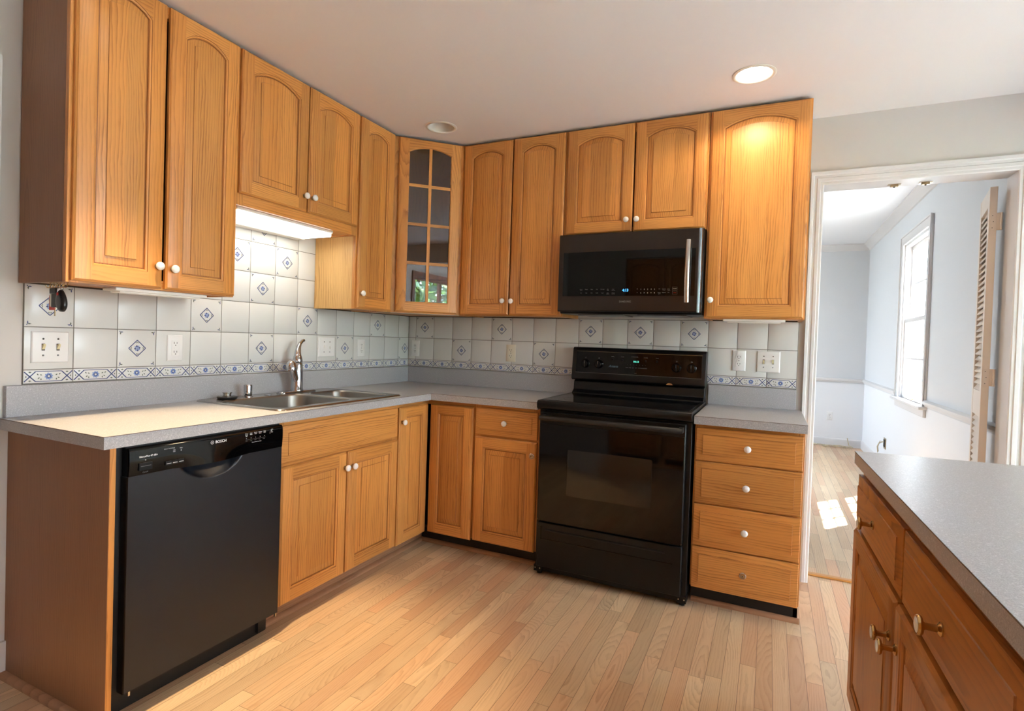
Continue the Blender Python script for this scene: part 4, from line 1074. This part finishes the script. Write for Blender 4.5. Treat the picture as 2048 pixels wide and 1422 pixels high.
    for i, s_ in enumerate(('Wash', 'Dry', 'Clean', 'Sanitized')):
        text_geo(w, s_, -1.760, o-.001, .8540-.0052*i, .0046, 'white_ink', bold=.0001)
        if i > 1: w.lathe([(.0010, 0), (.0010, .0001)], (-1.764, o-.001, .8556-.0052*i), 'O', 8, 'white_ink')
    line(w, -1.876, .8300, -1.786, .8300, o, .0005, 'grey_ink')
    for i in range(5): text_geo(w, 'Minutes', -1.876+i*.0195, o, .8245, .0030, 'grey_ink')
    text_geo(w, 'Press & Hold 3 sec Reset', -1.826, o, .8165, .0042, 'white_ink', 'CENTER')
    w.build('program_lettering', cp)
dishwasher()

# ------------------------------------------------------------------ range
def stove():
    x0, x1 = 1.3085, 2.0905
    t = thing('range', (1.70, -.35, 0), 'black freestanding electric range with a glass top and backguard', 'stove')
    b = MB(BACK); b.box(x0+.003, x1-.003, .03, .615, .02, .880, 'black_satin'); b.build('body', t, bevel=.002)
    # cooktop with rolled front
    c = MB(BACK); pr = [(.06, .884), (.645, .884), (.656, .890), (.658, .900), (.658, .918), (.652, .927), (.640, .9305), (.06, .9305)]
    c.rings([[(x0, o, z) for o, z in pr], [(x1, o, z) for o, z in pr]], 'black_satin', cap0=True, cap1=True, smooth=False); c.build('cooktop', t, bevel=.0015)
    g = MB(BACK); g.box(x0+.018, x1-.018, .135, .628, .9305, .9325, 'black_gloss'); g.build('glass_top', t, bevel=.0008)
    # burner rings printed on the glass
    for bx, bo, br in ((1.50, .47, .105), (1.90, .47, .085), (1.50, .25, .08), (1.90, .25, .10)):
        r = MB(BACK)
        for k in range(40):
            a, a2 = 2*math.pi*k/40, 2*math.pi*(k+1)/40
            r.face([(bx+br*math.cos(a), bo+br*math.sin(a), .9327), (bx+br*math.cos(a2), bo+br*math.sin(a2), .9327), (bx+(br-.002)*math.cos(a2), bo+(br-.002)*math.sin(a2), .9327), (bx+(br-.002)*math.cos(a), bo+(br-.002)*math.sin(a), .9327)], 'oven_window')
        r.build('burner_ring', t)
    # backguard: lower neck and overhanging console
    bg_ = MB(BACK); pr = [(.022, .90), (.135, .90), (.135, .936), (.120, .945), (.105, .955), (.100, 1.000), (.085, 1.010), (.022, 1.012)]
    bg_.rings([[(x0+.012, o, z) for o, z in pr], [(x1-.006, o, z) for o, z in pr]], 'black_satin', cap0=True, cap1=True, smooth=False); bg_.build('backguard', t, bevel=.002)
    cn = MB(BACK); pr = [(.022, 1.012), (.108, 1.012), (.118, 1.020), (.118, 1.032), (.098, 1.200), (.090, 1.209), (.078, 1.212), (.022, 1.212)]
    cn.rings([[(x0, o, z) for o, z in pr], [(x1-.002, o, z) for o, z in pr]], 'black_satin', cap0=True, cap1=True, smooth=False)
    cs = cn.build('console', t, bevel=.002)
    fo = lambda z: .1185-(z-1.032)*.119   # console face
    f_ = MB(BACK)
    f_.face([(1.335, fo(1.060)+.0006, 1.060), (2.066, fo(1.060)+.0006, 1.060), (2.066, fo(1.190)+.0006, 1.190), (1.335, fo(1.190)+.0006, 1.190)], 'black_gloss')
    for z, w_ in ((1.0585, .0022), (1.187, .0018)):
        f_.face([(1.332, fo(z)+.0009, z-w_/2), (2.070, fo(z)+.0009, z-w_/2), (2.070, fo(z)+.0009, z+w_/2), (1.332, fo(z)+.0009, z+w_/2)], 'gold_line' if z > 1.1 else 'dim_grey_ink')
    f_.build('face_plate', cs)
    w = MB(BACK)
    def T(s, X, z, size, mat='grey_ink', al='CENTER', **k): text_geo(w, s, X, fo(z)+.0012, z, size, mat, al, **k)
    for X, z, sz, s_ in ((1.393, 1.146, .009, 'LF'), (1.477, 1.146, .009, 'LR'), (1.930, 1.146, .009, 'RF'), (2.012, 1.146, .009, 'RR'), (1.560, 1.160, .0062, 'BROIL'),
                         (1.618, 1.160, .0062, 'CLEAN'), (1.690, 1.163, .0045, 'ELECTRONIC OVEN'), (1.755, 1.160, .0062, 'CANCEL'), (1.820, 1.160, .0062, 'TIMER')):
        w = MB(BACK); text_geo(w, s_, X, fo(z)+.0012, z, sz, 'grey_ink', 'CENTER'); w.build('control_label', cs)
    w = MB(BACK)
    T('Amana', 1.566, 1.098, .020, 'script_ink', shear=.35, bold=.0002); w.build('maker_script', cs); w = MB(BACK)
    T('04:13', 1.700, 1.132, .0145, 'green_led', bold=.0004); w.build('clock_display', cs); w = MB(BACK)
    for i, s_ in enumerate(('1', '2', '3', '4', '5', '6', '7')): T(s_, 1.650+i*.0175, 1.116, .0052)
    for i, s_ in enumerate(('BAKE', 'TIME', 'DAY', 'SET', 'STOP', 'COOK', 'CLOCK')): T(s_, 1.648+i*.0178, 1.0985, .0062)
    T('LIGHT', 1.700, 1.068, .0050)
    w.build('keypad_lettering', cs)
    for X in (1.393, 1.477, 1.930, 2.012):
        z = 1.113; q = MB(BACK); o = fo(z)
        q.lathe([(.0265, .0008), (.0270, .003), (.0245, .006), (.0225, .0065), (.0205, .020), (.0185, .022), (0, .022)], (X, o, z), 'O', 28, 'black_gloss')
        q.box(X-.0035, X+.0035, o+.0221, o+.027, z-.019, z+.019, 'black_satin')
        q.box(X-.0010, X+.0010, o+.0271, o+.0274, z+.001, z+.018, 'grey_ink'); q.build('burner_knob', t)
    for X in (1.560, 1.618, 1.755, 1.820):
        q = MB(BACK); q.lathe([(.0065, 0), (.006, .003), (0, .0034)], (X, fo(1.146)+.0008, 1.143), 'O', 14, 'black_satin'); q.build('button', t)
    q = MB(BACK); pts = [(.016*math.cos(a)*1.15, .012*math.sin(a)) for a in [math.pi*k/10 for k in range(11)]]
    q.rings([[(1.896+x, .1075, 1.0135+z) for x, z in pts], [(1.896+x, .1185, 1.0135+z*.85) for x, z in pts]], 'brushed_handle', cap0=True, cap1=True, smooth=False)
    q.build('badge', t)
    # oven door
    xd0, xd1 = 1.332, 2.066
    d = MB(BACK); d.box(xd0, xd1, .620, .660, .300, .872, 'black_satin'); dd = d.build('oven_door', t, bevel=.004)
    d = MB(BACK); d.box(xd0+.004, xd1-.004, .660, .6635, .304, .812, 'black_gloss'); d.build('door_glass', dd, bevel=.001)
    d = MB(BACK); d.rings([[(x, .6637, z) for x, z, _ in rrect2(1.487, 1.918, .452, .690, .012)], [(x, .6640, z) for x, z, _ in rrect2(1.489, 1.916, .454, .688, .010)]], 'oven_window', cap1=True, smooth=False); d.build('oven_window', dd)
    d = MB(BACK); d.tube([(1.352, .714, .848), (1.360, .716, .848), (2.045, .716, .848), (2.053, .714, .848)], [.011, .0135, .0135, .011], 14, 'handle_black')
    for X in (1.358, 2.047): d.box(X-.010, X+.010, .660, .716, .836, .860, 'handle_black')
    d.build('handle', dd, sharp=50)
    d = MB(BACK); d.box(1.352, 2.050, .6605, .6640, .868, .8705, 'black_satin'); d.build('vent_slot', dd)
    # storage drawer with a long recessed pull line
    d = MB(BACK); zt, zb = .292, .058
    d.box(xd0, xd1, .620, .655, zb, zt, 'black_satin')
    dd = d.build('storage_drawer', t, bevel=.004)
    d = MB(BACK)
    for a in ((1.352, 1.356, .205, .272), (1.352, 2.025, .205, .209)): d.box(a[0], a[1], .655, .6565, a[2], a[3], 'black_gloss')
    d.rings([[(1.375, .655, .262), (1.99, .655, .262), (1.99, .655, .250), (1.375, .655, .250)], [(1.385, .660, .258), (1.98, .660, .258), (1.98, .657, .252), (1.385, .657, .252)]], 'black_satin', cap1=True, smooth=False)
    d.build('pull_ridge', dd)
    for X in (1.338, 2.060):
        q = MB(BACK); q.lathe([(.0045, 0), (.004, .002), (0, .0025)], (X, .6602, .309), 'O', 12, 'brushed_handle'); q.build('screw', t)
    for X in (1.330, 2.068):
        q = MB(BACK); q.box(X-.022, X+.022, .560, .625, .018, .050, 'black_satin')
        q.lathe([(.014, 0), (.014, .010), (.006, .012), (.006, .020)], (X, .595, 0), 'Z', 14, 'black_satin'); q.build('foot', t)
        for dx in (-.013, .013):
            q = MB(BACK); q.lathe([(.0038, 0), (.0034, .002), (0, .0022)], (X+dx, .6252, .036), 'O', 10, 'brushed_handle'); q.build('screw', t)
def rrect2(x0, x1, z0, z1, r): return [(a, b_, 0) for a, b_, _ in rrect(x0, x1, z0, z1, r, 0, 5)]
stove()

# ------------------------------------------------------------------ microwave
def microwave():
    x0, x1, z0, z1 = 1.3075, 2.0815, 1.402, 1.846
    t = thing('microwave', (1.695, -.2, z0), 'dark stainless over-the-range microwave hung under the short oak cabinet', 'microwave')
    b = MB(BACK); pr = [(.012, z0+.004), (.30, z0), (.345, z0), (.368, z0+.018), (.368, z1), (.012, z1)]
    b.rings([[(x0, o, z) for o, z in pr], [(x1, o, z) for o, z in pr]], 'black_satin', cap0=True, cap1=True, smooth=False); b.build('body', t, bevel=.002)
    # curved door front with dark stainless frame
    d = MB(BACK); n = 30; rs = []
    zb, zt = z0+.010, z1-.004; xw = x1-.022
    bow = lambda x: .402-.006*((x-1.69)/.37)**2
    prof = [(0, .372), (0, -.006), (.002, -.001), (.006, 0)]
    outer = []
    rows = [zb, zb+.005, zb+.05, 1.498, 1.738, zt-.02, zt-.006, zt]
    for z in rows:
        e_ = -.005 if z in (rows[0], rows[-1]) else 0
        rs.append([(x0+(xw-x0)*i/n, bow(x0+(xw-x0)*i/n)+e_, z) for i in range(n+1)])
    d.rings(rs, 'dark_stainless', closed=False)
    # rolled bright right end
    m_ = [(xw, bow(xw)), (xw+.006, bow(xw)-.001), (xw+.013, bow(xw)-.006), (xw+.017, bow(xw)-.016), (xw+.018, .372)]
    d.rings([[(x, o, z) for x, o in m_] for z in (zb, zt)], 'dark_stainless_edge', closed=False)
    d.rings([[(x0, .372, zb), (x0, .372, zt)], [(x0, bow(x0)-.005, zb), (x0, bow(x0)-.005, zt)], [(x0, bow(x0), zb+.005), (x0, bow(x0), zt-.006)]], 'dark_stainless_edge', closed=False)
    for z, s_ in ((zb, 0), (zt, -1)):
        d.face([(x0, .372, z)]+rs[s_]+[(x, o, z) for x, o in m_[1:]], 'dark_stainless')
    dd = d.build('door', t, sharp=30)
    g = MB(BACK); gx0, gx1, gz0, gz1 = 1.335, 2.047, 1.497, 1.740; rs = []
    for z in (gz0, gz1): rs.append([(gx0+(gx1-gx0)*i/n, bow(gx0+(gx1-gx0)*i/n)+.0008, z) for i in range(n+1)])
    g.rings(rs, 'black_glass', closed=False); g.build('glass', dd)
    h = MB(BACK); X = 2.012
    h.tube([(X, .418+.020*math.sin(math.pi*k/12), 1.462+.318*k/12) for k in range(13)], [.0125]*13, 16, 'brushed_handle', flat=.75)
    for z in (1.475, 1.768): h.tube([(X, .398, z), (X, .422, z)], .008, 10, 'brushed_handle')
    h.build('handle', dd, sharp=60)
    w = MB(BACK)
    def T(s, x_, z, size, mat='white_ink', al='CENTER', **k): text_geo(w, s, x_, bow(x_)+.0014, z, size, mat, al, **k)
    T('SAMSUNG', 1.693, 1.462, .014, 'grey_ink', bold=.0003); w.build('maker_lettering', dd); w = MB(BACK)
    T('4:13', 1.693, 1.521, .0195, 'blue_led', bold=.0004); w.build('clock_display', dd); w = MB(BACK)
    top = ('Sensor\nCook', 'Potato', 'Pizza', 'Rice', 'Beverage', 'My\nPlate', 'Auto\nDefrost'); bot = ('Soft', 'Melt', 'Kids', 'Snack', 'Veggie', 'Auto\nReheat', 'Power\nDefrost')
    for i in range(7):
        xx = 1.445+i*.0305; T(top[i], xx, 1.532, .0058, 'grey_ink'); T(bot[i], xx, 1.512, .0058, 'grey_ink')
    w.build('menu_lettering', dd); w = MB(BACK)
    T('^', 1.757, 1.528, .012, 'grey_ink'); T('v', 1.757, 1.512, .009, 'grey_ink')
    for i in range(5): T('12345'[i], 1.776+i*.0178, 1.529, .0088); T('67890'[i], 1.776+i*.0178, 1.510, .0088)
    for i, (a, b_) in enumerate((('OK', 'Power\nLevel'), ('Kitchen\nTimer', 'Options'), ('Turn\nTable', 'Fan'))):
        T(a, 1.872+i*.0235, 1.531, .0060, 'grey_ink'); T(b_, 1.872+i*.0235, 1.512, .0060, 'grey_ink')
    o = bow(1.945)+.0014; line(w, 1.862, 1.5235, 1.930, 1.5235, o, .0006, 'dim_grey_ink')
    for za, zb_, s_, mt in ((1.526, 1.542, 'START', 'white_ink'), (1.505, 1.521, 'STOP', 'red_plastic')):
        for q in ((1.938, za, 1.962, za), (1.938, zb_, 1.962, zb_), (1.938, za, 1.938, zb_), (1.962, za, 1.962, zb_)): line(w, *q, o, .0008, 'grey_ink')
        T(s_, 1.950, za+.0055, .0065, mt)
    w.build('keypad_lettering', dd)
    u = MB(BACK)
    u.box(1.40, 1.66, .06, .30, z0-.003, z0+.004, 'dark_stainless'); u.box(1.74, 2.00, .06, .30, z0-.003, z0+.004, 'dark_stainless'); u.build('grease_filter', t)
microwave()

# ------------------------------------------------------------------ lamps
def can_light(x, y, on, label, cone=150, blend=.35):
    t = thing('recessed_light', (x, y, H), label, 'ceiling light', 'recessed ceiling lights' if False else None)
    r = MB(); r.lathe([(.092, -.0005), (.092, -.003), (.086, -.006), (.076, -.004), (.074, .001)], (x, y, H), 'Z', 40, 'can_white', caps=False); r.build('trim_ring', t, sharp=60)
    r = MB(); r.lathe([(.0765, -.002), (.073, .03), (.070, .075), (.060, .105), (.050, .118), (0, .12)], (x, y, H), 'Z', 40, 'can_white', caps=False); r.build('can', t, sharp=60)
    r = MB()
    if on: r.lathe([(.064, .030), (.055, .024), (.035, .019), (0, .017)], (x, y, H), 'Z', 32, 'bulb_glow', caps=False)
    else: r.lathe([(.058, .070), (.050, .060), (.030, .053), (0, .050)], (x, y, H), 'Z', 32, 'bulb_off', caps=False)
    r.build('bulb', t, sharp=70)
    if on:
        l = bpy.data.lights.new('lamp_light', 'SPOT'); l.energy = on; l.color = (1.0, .74, .42); l.spot_size = math.radians(cone); l.spot_blend = blend; l.shadow_soft_size = .045
        o = bpy.data.objects.new('lamp_light', l); COL.objects.link(o); o.location = (0, 0, .006); o.parent = t
can_light(LIGHTS[0][0], LIGHTS[0][1], 14, 'lit recessed ceiling light above the range and tall right cabinet')
can_light(LIGHTS[1][0], LIGHTS[1][1], 0, 'unlit recessed ceiling light in front of the glass corner cabinet')
can_light(LIGHTS[2][0], LIGHTS[2][1], 185, 'lit recessed ceiling light above the dishwasher end of the counter', 57, .65)
def sink_lamp():
    z = 1.788; y0, y1 = -1.655, -1.075
    t = thing('sink_light', (.17, (y0+y1)/2, z-.03), 'lit fluorescent lamp fixed under the short cabinet above the sink', 'lamp')
    r = MB(); r.box(.012, .270, y0, y1, z-.010, z+.004, 'fixture_white'); r.build('housing', t, bevel=.002)
    r = MB(); r.box(.070, .265, y0+.004, y1-.004, z-.030, z-.010, 'tube_glow'); r.build('diffuser', t, bevel=.006, seg=3)
    r = MB(); r.box(.012, .070, y0, y1, z-.034, z-.010, 'fixture_white'); r.build('back_rail', t, bevel=.003)
    l = bpy.data.lights.new('tube_light', 'AREA'); l.shape = 'RECTANGLE'; l.size = .18; l.size_y = y1-y0-.02; l.energy = .55; l.color = (1, .97, .86)
    o = bpy.data.objects.new('tube_light', l); COL.objects.link(o); o.location = (0, 0, -.004); o.parent = t
sink_lamp()
# unlit slim fixtures and torn lining under the wall cabinets
def slim(fr, x0, x1, o0, o1, z, label):
    t = thing('under_cabinet_light', tuple(fr((x0+x1)/2, (o0+o1)/2, z)), label, 'lamp')
    r = MB(fr); r.box(x0, x1, o0, o1, z, z+.012, 'fixture_white'); r.build('housing', t, bevel=.003)
    r = MB(fr); r.box(x0+.02, x1-.02, o0+.012, o1-.012, z-.006, z, 'fixture_white'); r.build('lens', t, bevel=.002)
slim(BACK, 2.180, 2.470, .225, .300, UZ-.0125, 'slim white unlit light strip under the tall right wall cabinet')
slim(LEFT, -2.15, -1.80, .200, .285, UZ-.0125, 'slim white unlit light strip under the tall left wall cabinet')  # torn paper here, built as if it were a light fixture
r = MB(DIAG); pts = [(.0, -.03), (.06, -.008), (.43, -.006), (.44, -.05), (.36, -.12), (.22, -.10), (.10, -.13), (.02, -.09)]
r.rings([[(x, o, UZ+.0035) for x, o in pts], [(x, o, UZ-.001) for x, o in pts]], 'torn_white', cap0=True, cap1=True, smooth=False)
tag(r.build('paper_lining'), 'torn white paper lining stuck under the glass corner cabinet', 'lining')

# ------------------------------------------------------------------ keys and hooks
def hooks_and_keys():
    KF = Fr((.040, 0, .028), (1, 0, 0), (0, 1, 0))
    z = UZ+.005
    hk = []
    for i in range(6):
        X = .100+i*.021; y = -2.262
        h = MB(); h.lathe([(.0045, 0), (.0045, -.002), (.0018, -.003)], (X, y, z), 'Z', 10, 'brass')
        h.tube([(X, y, z-.002), (X, y, z-.010)]+[(X, y-.007+.007*math.cos(a), z-.012-.007*math.sin(a)) for a in [math.pi*k/8 for k in range(10)]], .0013, 8, 'brass')
        tag(h.build('cup_hook'), ('small brass cup hook under the left cabinet, nearest the wall' if i == 0 else 'small brass cup hook under the left cabinet, farthest from the wall' if i == 5 else ('small brass cup hook under the left cabinet, %s' % ('second from the wall', 'third from the wall', 'holding the key bunch ring', 'holding the black fob ring')[i-1])), 'hook', 'brass cup hooks under the left wall cabinet')
        hk.append((X, y-.007, z-.019))
    # ring of keys with black car fob
    def ring(mb, c, r_, ax=0.3, mat='steel'):
        ca, sa = math.cos(ax), math.sin(ax)
        pts = [(c[0]+ca*r_*math.cos(a), c[1]+sa*r_*math.cos(a), c[2]+r_*math.sin(a)) for a in [2*math.pi*k/20 for k in range(21)]]
        mb.tube(pts, .0010, 6, mat)
    t = thing('key_fob', (.190, -2.268, 1.290), 'black oval car key fob with a red button hanging from a brass hook', 'key fob')
    m_ = MB(KF); ring(m_, (.147, -2.269, 1.346), .0105, 0); m_.build('ring', t)
    m_ = MB(KF); cx, cz = .150, 1.298; F = []
    def egg(s_, y):
        out = []
        for k in range(28):
            a = 2*math.pi*k/28; w_ = .0245*(1-.28*math.sin(a)); out.append((cx+s_*w_*math.cos(a)+.004*math.sin(-a), y, cz+s_*.038*math.sin(a)))
        return out
    m_.rings([egg(.80, -2.263), egg(1.0, -2.267), egg(1.0, -2.275), egg(.82, -2.280), egg(.5, -2.281)], 'fob_black', cap0=True, cap1=True); m_.build('case', t, sharp=60)
    m_ = MB(KF); m_.box(.140, .150, -2.2822, -2.2806, 1.316, 1.326, 'red_plastic'); m_.build('button', t, bevel=.001)
    t = thing('key_bunch', (.158, -2.268, 1.278), 'bunch of keys with red and white tags hanging beside the fob', 'keys')
    m_ = MB(KF); ring(m_, (.120, -2.269, 1.350), .0105, .2); ring(m_, (.105, -2.269, 1.351), .010, .7); m_.build('ring', t)
    m_ = MB(KF); m_.box(.080, .122, -2.276, -2.270, 1.322, 1.343, 'fob_black'); m_.box(.088, .126, -2.274, -2.268, 1.275, 1.325, 'fob_black'); m_.build('black_fob', t, bevel=.003)
    m_ = MB(KF); m_.box(.064, .100, -2.2665, -2.2650, 1.278, 1.322, 'white_card'); m_.build('white_tag', t, bevel=.0006)
    m_ = MB(KF); m_.box(.070, .104, -2.2695, -2.2680, 1.280, 1.314, 'white_card'); m_.build('white_tag', t, bevel=.0006)
    m_ = MB(KF); m_.box(.054, .090, -2.2635, -2.2620, 1.266, 1.318, 'red_plastic'); m_.build('red_tag', t, bevel=.0006)
    m_ = MB(KF); m_.lathe([(.010, -.001), (.010, .001)], (.086, -2.262, 1.292), 'O', 16, 'old_brass')
    m_.box(.0835, .0895, -2.2615, -2.2595, 1.245, 1.285, 'old_brass')
    for k in range(4): m_.box(.0895, .0908+.0006*(k % 2), -2.2613, -2.2597, 1.249+k*.007, 1.2525+k*.007, 'old_brass')
    m_.build('key', t)
hooks_and_keys()

# ------------------------------------------------------------------ island
def island():
    # top polygon in world coordinates (the whole unit stands about 1.3 degrees off square)
    U = ISL.x; V = -ISL.d; O = ISL.o
    def P(s_, v, z): q = O+U*s_+V*v; return (q.x, q.y, z)
    L, Wd = 1.34, .98
    t = thing('kitchen_island', tuple(P(.65, .45, 0)), 'oak kitchen island with brass knobs and a grey laminate top at the lower right', 'kitchen island')
    c = MB(ISL); c.box(.035, L-.04, -(Wd-.04), -.034, .10, BT, 'cabinet_inside')
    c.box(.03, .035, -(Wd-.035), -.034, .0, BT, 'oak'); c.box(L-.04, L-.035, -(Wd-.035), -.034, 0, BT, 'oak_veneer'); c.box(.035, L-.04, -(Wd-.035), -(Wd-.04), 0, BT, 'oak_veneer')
    c.box(.035, L-.04, -.10, -.09, 0, .10, 'black_toe'); c.build('carcass', t)
    fm = MB(ISL); a, b_ = -.034, -.022
    for q in ((.030, .045, .10, BT), (.605, .64, .10, BT), (1.24, L-.035, .10, BT)): fm.box(q[0], q[1], a, b_, q[2], q[3], 'oak')
    for z in ((.10, .13), (.66, .70), (BT-.03, BT)): fm.box(.045, .605, a, b_, *z, 'oak', 'h'); fm.box(.64, 1.24, a, b_, *z, 'oak', 'h')
    fm.build('face_frame', t)
    for x0, x1, kx in ((.032, .616, .325), (.630, 1.250, .935)):
        m_ = MB(ISL); slab_front(m_, x0, x1, .684, .846, b_+.001); d = m_.build('drawer', t, sharp=15); knob(ISL, kx, b_+.020, .765, d, 'brass')
    for x0, x1, kx in ((.020, .592, .565), (.602, 1.250, .632)):
        m_ = MB(ISL); frame_door(m_, x0, x1, .112, .668, b_+.001); d = m_.build('door', t, sharp=25); knob(ISL, kx, b_+.020, .575, d, 'brass')
    tp = MB(); quad = [P(0, 0, 0), P(L, 0, 0), P(L, Wd, 0), (O.x+.98, O.y+.075, 0)]
    tp.rings([[(x, y, CT0) for x, y, _ in quad], [(x, y, CT1) for x, y, _ in quad]], 'laminate', cap0=True, cap1=True, smooth=False); tp.build('top', t)
    e_ = MB(ISL); e_.box(0, L, 0, .0009, CT1-.0022, CT1-.0004, 'laminate_seam'); e_.build('edge_seam', t)
    swap_oak(t)
island()

# ------------------------------------------------------------------ louvred door leaf opened into the dining room
def louver_leaf():
    A = Vector((3.362, .142, 0)); B = Vector((3.426, .515, 0)); xd = (B-A).normalized(); L = (B-A).length
    fr = Fr(A, xd, Vector((-xd.y, xd.x, 0)))       # outward = to the left
    t = thing('louvered_door', tuple(fr(0, 0, .012)), 'narrow cream louvered door leaf standing open at the right doorway jamb', 'door')
    th = .030; z0, z1 = .012, 2.075; sw = .052
    r = MB(fr)
    for a, b_ in ((0, sw), (L-sw, L)): r.box(a, b_, -th, 0, z0, z1, 'door_beige')
    r.build('stiles', t, bevel=.0015)
    r = MB(fr)
    for a, b_ in ((z0, .20), (.93, 1.06), (z1-.09, z1)): r.box(sw, L-sw, -th+.001, -.001, a, b_, 'door_beige')
    r.build('rails', t, bevel=.001)
    r = MB(fr)
    for za, zb in ((.20, .93), (1.06, z1-.09)):
        n = int((zb-za)/.030)
        for k in range(n):
            z = za+(k+.5)*(zb-za)/n
            r.rings([[(x, -th+.001, z+.017), (x, -th+.006, z+.020), (x, -.001, z-.013), (x, -.006, z-.017)] for x in (sw, L-sw)], 'door_beige', cap0=True, cap1=True, smooth=False)
    r.build('louvers', t)
    for z in (1.86, 1.09, .30):
        h = MB(); h.box(3.367, 3.405, .1385, .141, z, z+.085, 'door_beige')
        h.lathe([(.0055, 0), (.0055, .085)], (3.408, .136, z), 'Z', 12, 'door_beige')
        for dz in (.012, .042, .072): h.lathe([(.0025, 0), (0, -.0006)], (3.375+.004*(dz == .042), .1384, z+dz), 'O', 8, 'slot_dark')
        h.build('hinge', t, bevel=.0006)
louver_leaf()

# ------------------------------------------------------------------ outside
struct(MB().box(-20, 30, -30, 30, -.5, -.45, 'grass').build('ground'))
def tree(cx, cy, cz, rx, ry, rz, n, label, seed):
    rnd = random.Random(seed)
    t = thing('tree', (cx, cy, -.45), label, 'tree', 'trees outside the breakfast room windows')
    tr = MB(); tr.tube([(cx, cy, -.45), (cx+.05, cy, .6), (cx, cy+.05, cz)], [.12, .09, .04], 10, 'bark'); tr.build('trunk', t)
    lf = MB()
    for k in range(n):
        a = rnd.uniform(0, 2*math.pi); ph = math.acos(rnd.uniform(-1, 1)); rr = rnd.uniform(.55, 1)
        p = Vector((cx+rx*rr*math.sin(ph)*math.cos(a), cy+ry*rr*math.sin(ph)*math.sin(a), cz+rz*rr*math.cos(ph)))
        d = Vector((rnd.uniform(-1, 1), rnd.uniform(-1, 1), rnd.uniform(-.8, .4))).normalized(); s_ = d.cross(Vector((rnd.uniform(-1, 1), rnd.uniform(-1, 1), rnd.uniform(-1, 1)))).normalized()
        l_ = rnd.uniform(.16, .27); w_ = l_*.30
        lf.face([tuple(p), tuple(p+d*l_*.5+s_*w_), tuple(p+d*l_), tuple(p+d*l_*.5-s_*w_)], 'leaf_a' if rnd.random() < .45 else 'leaf_b')
    o = lf.build('foliage', t, noweld=True); o['kind'] = 'stuff'
tree(6.3, -6.2, 1.6, 2.2, 1.2, 2.2, 8500, 'leafy green tree outside the brown trimmed window behind the island', 1)
tree(11.6, -7.2, 1.6, 1.6, 1.4, 2.2, 3000, 'leafy green tree at the corner of the garden, between the other two', 2)
tree(11.2, -2.6, 1.2, 1.4, 2.0, 1.6, 3000, 'leafy green tree outside the wide breakfast room window', 3)

for o in bpy.data.objects:
    for k in ('_base', '_part'):
        if k in o: del o[k]
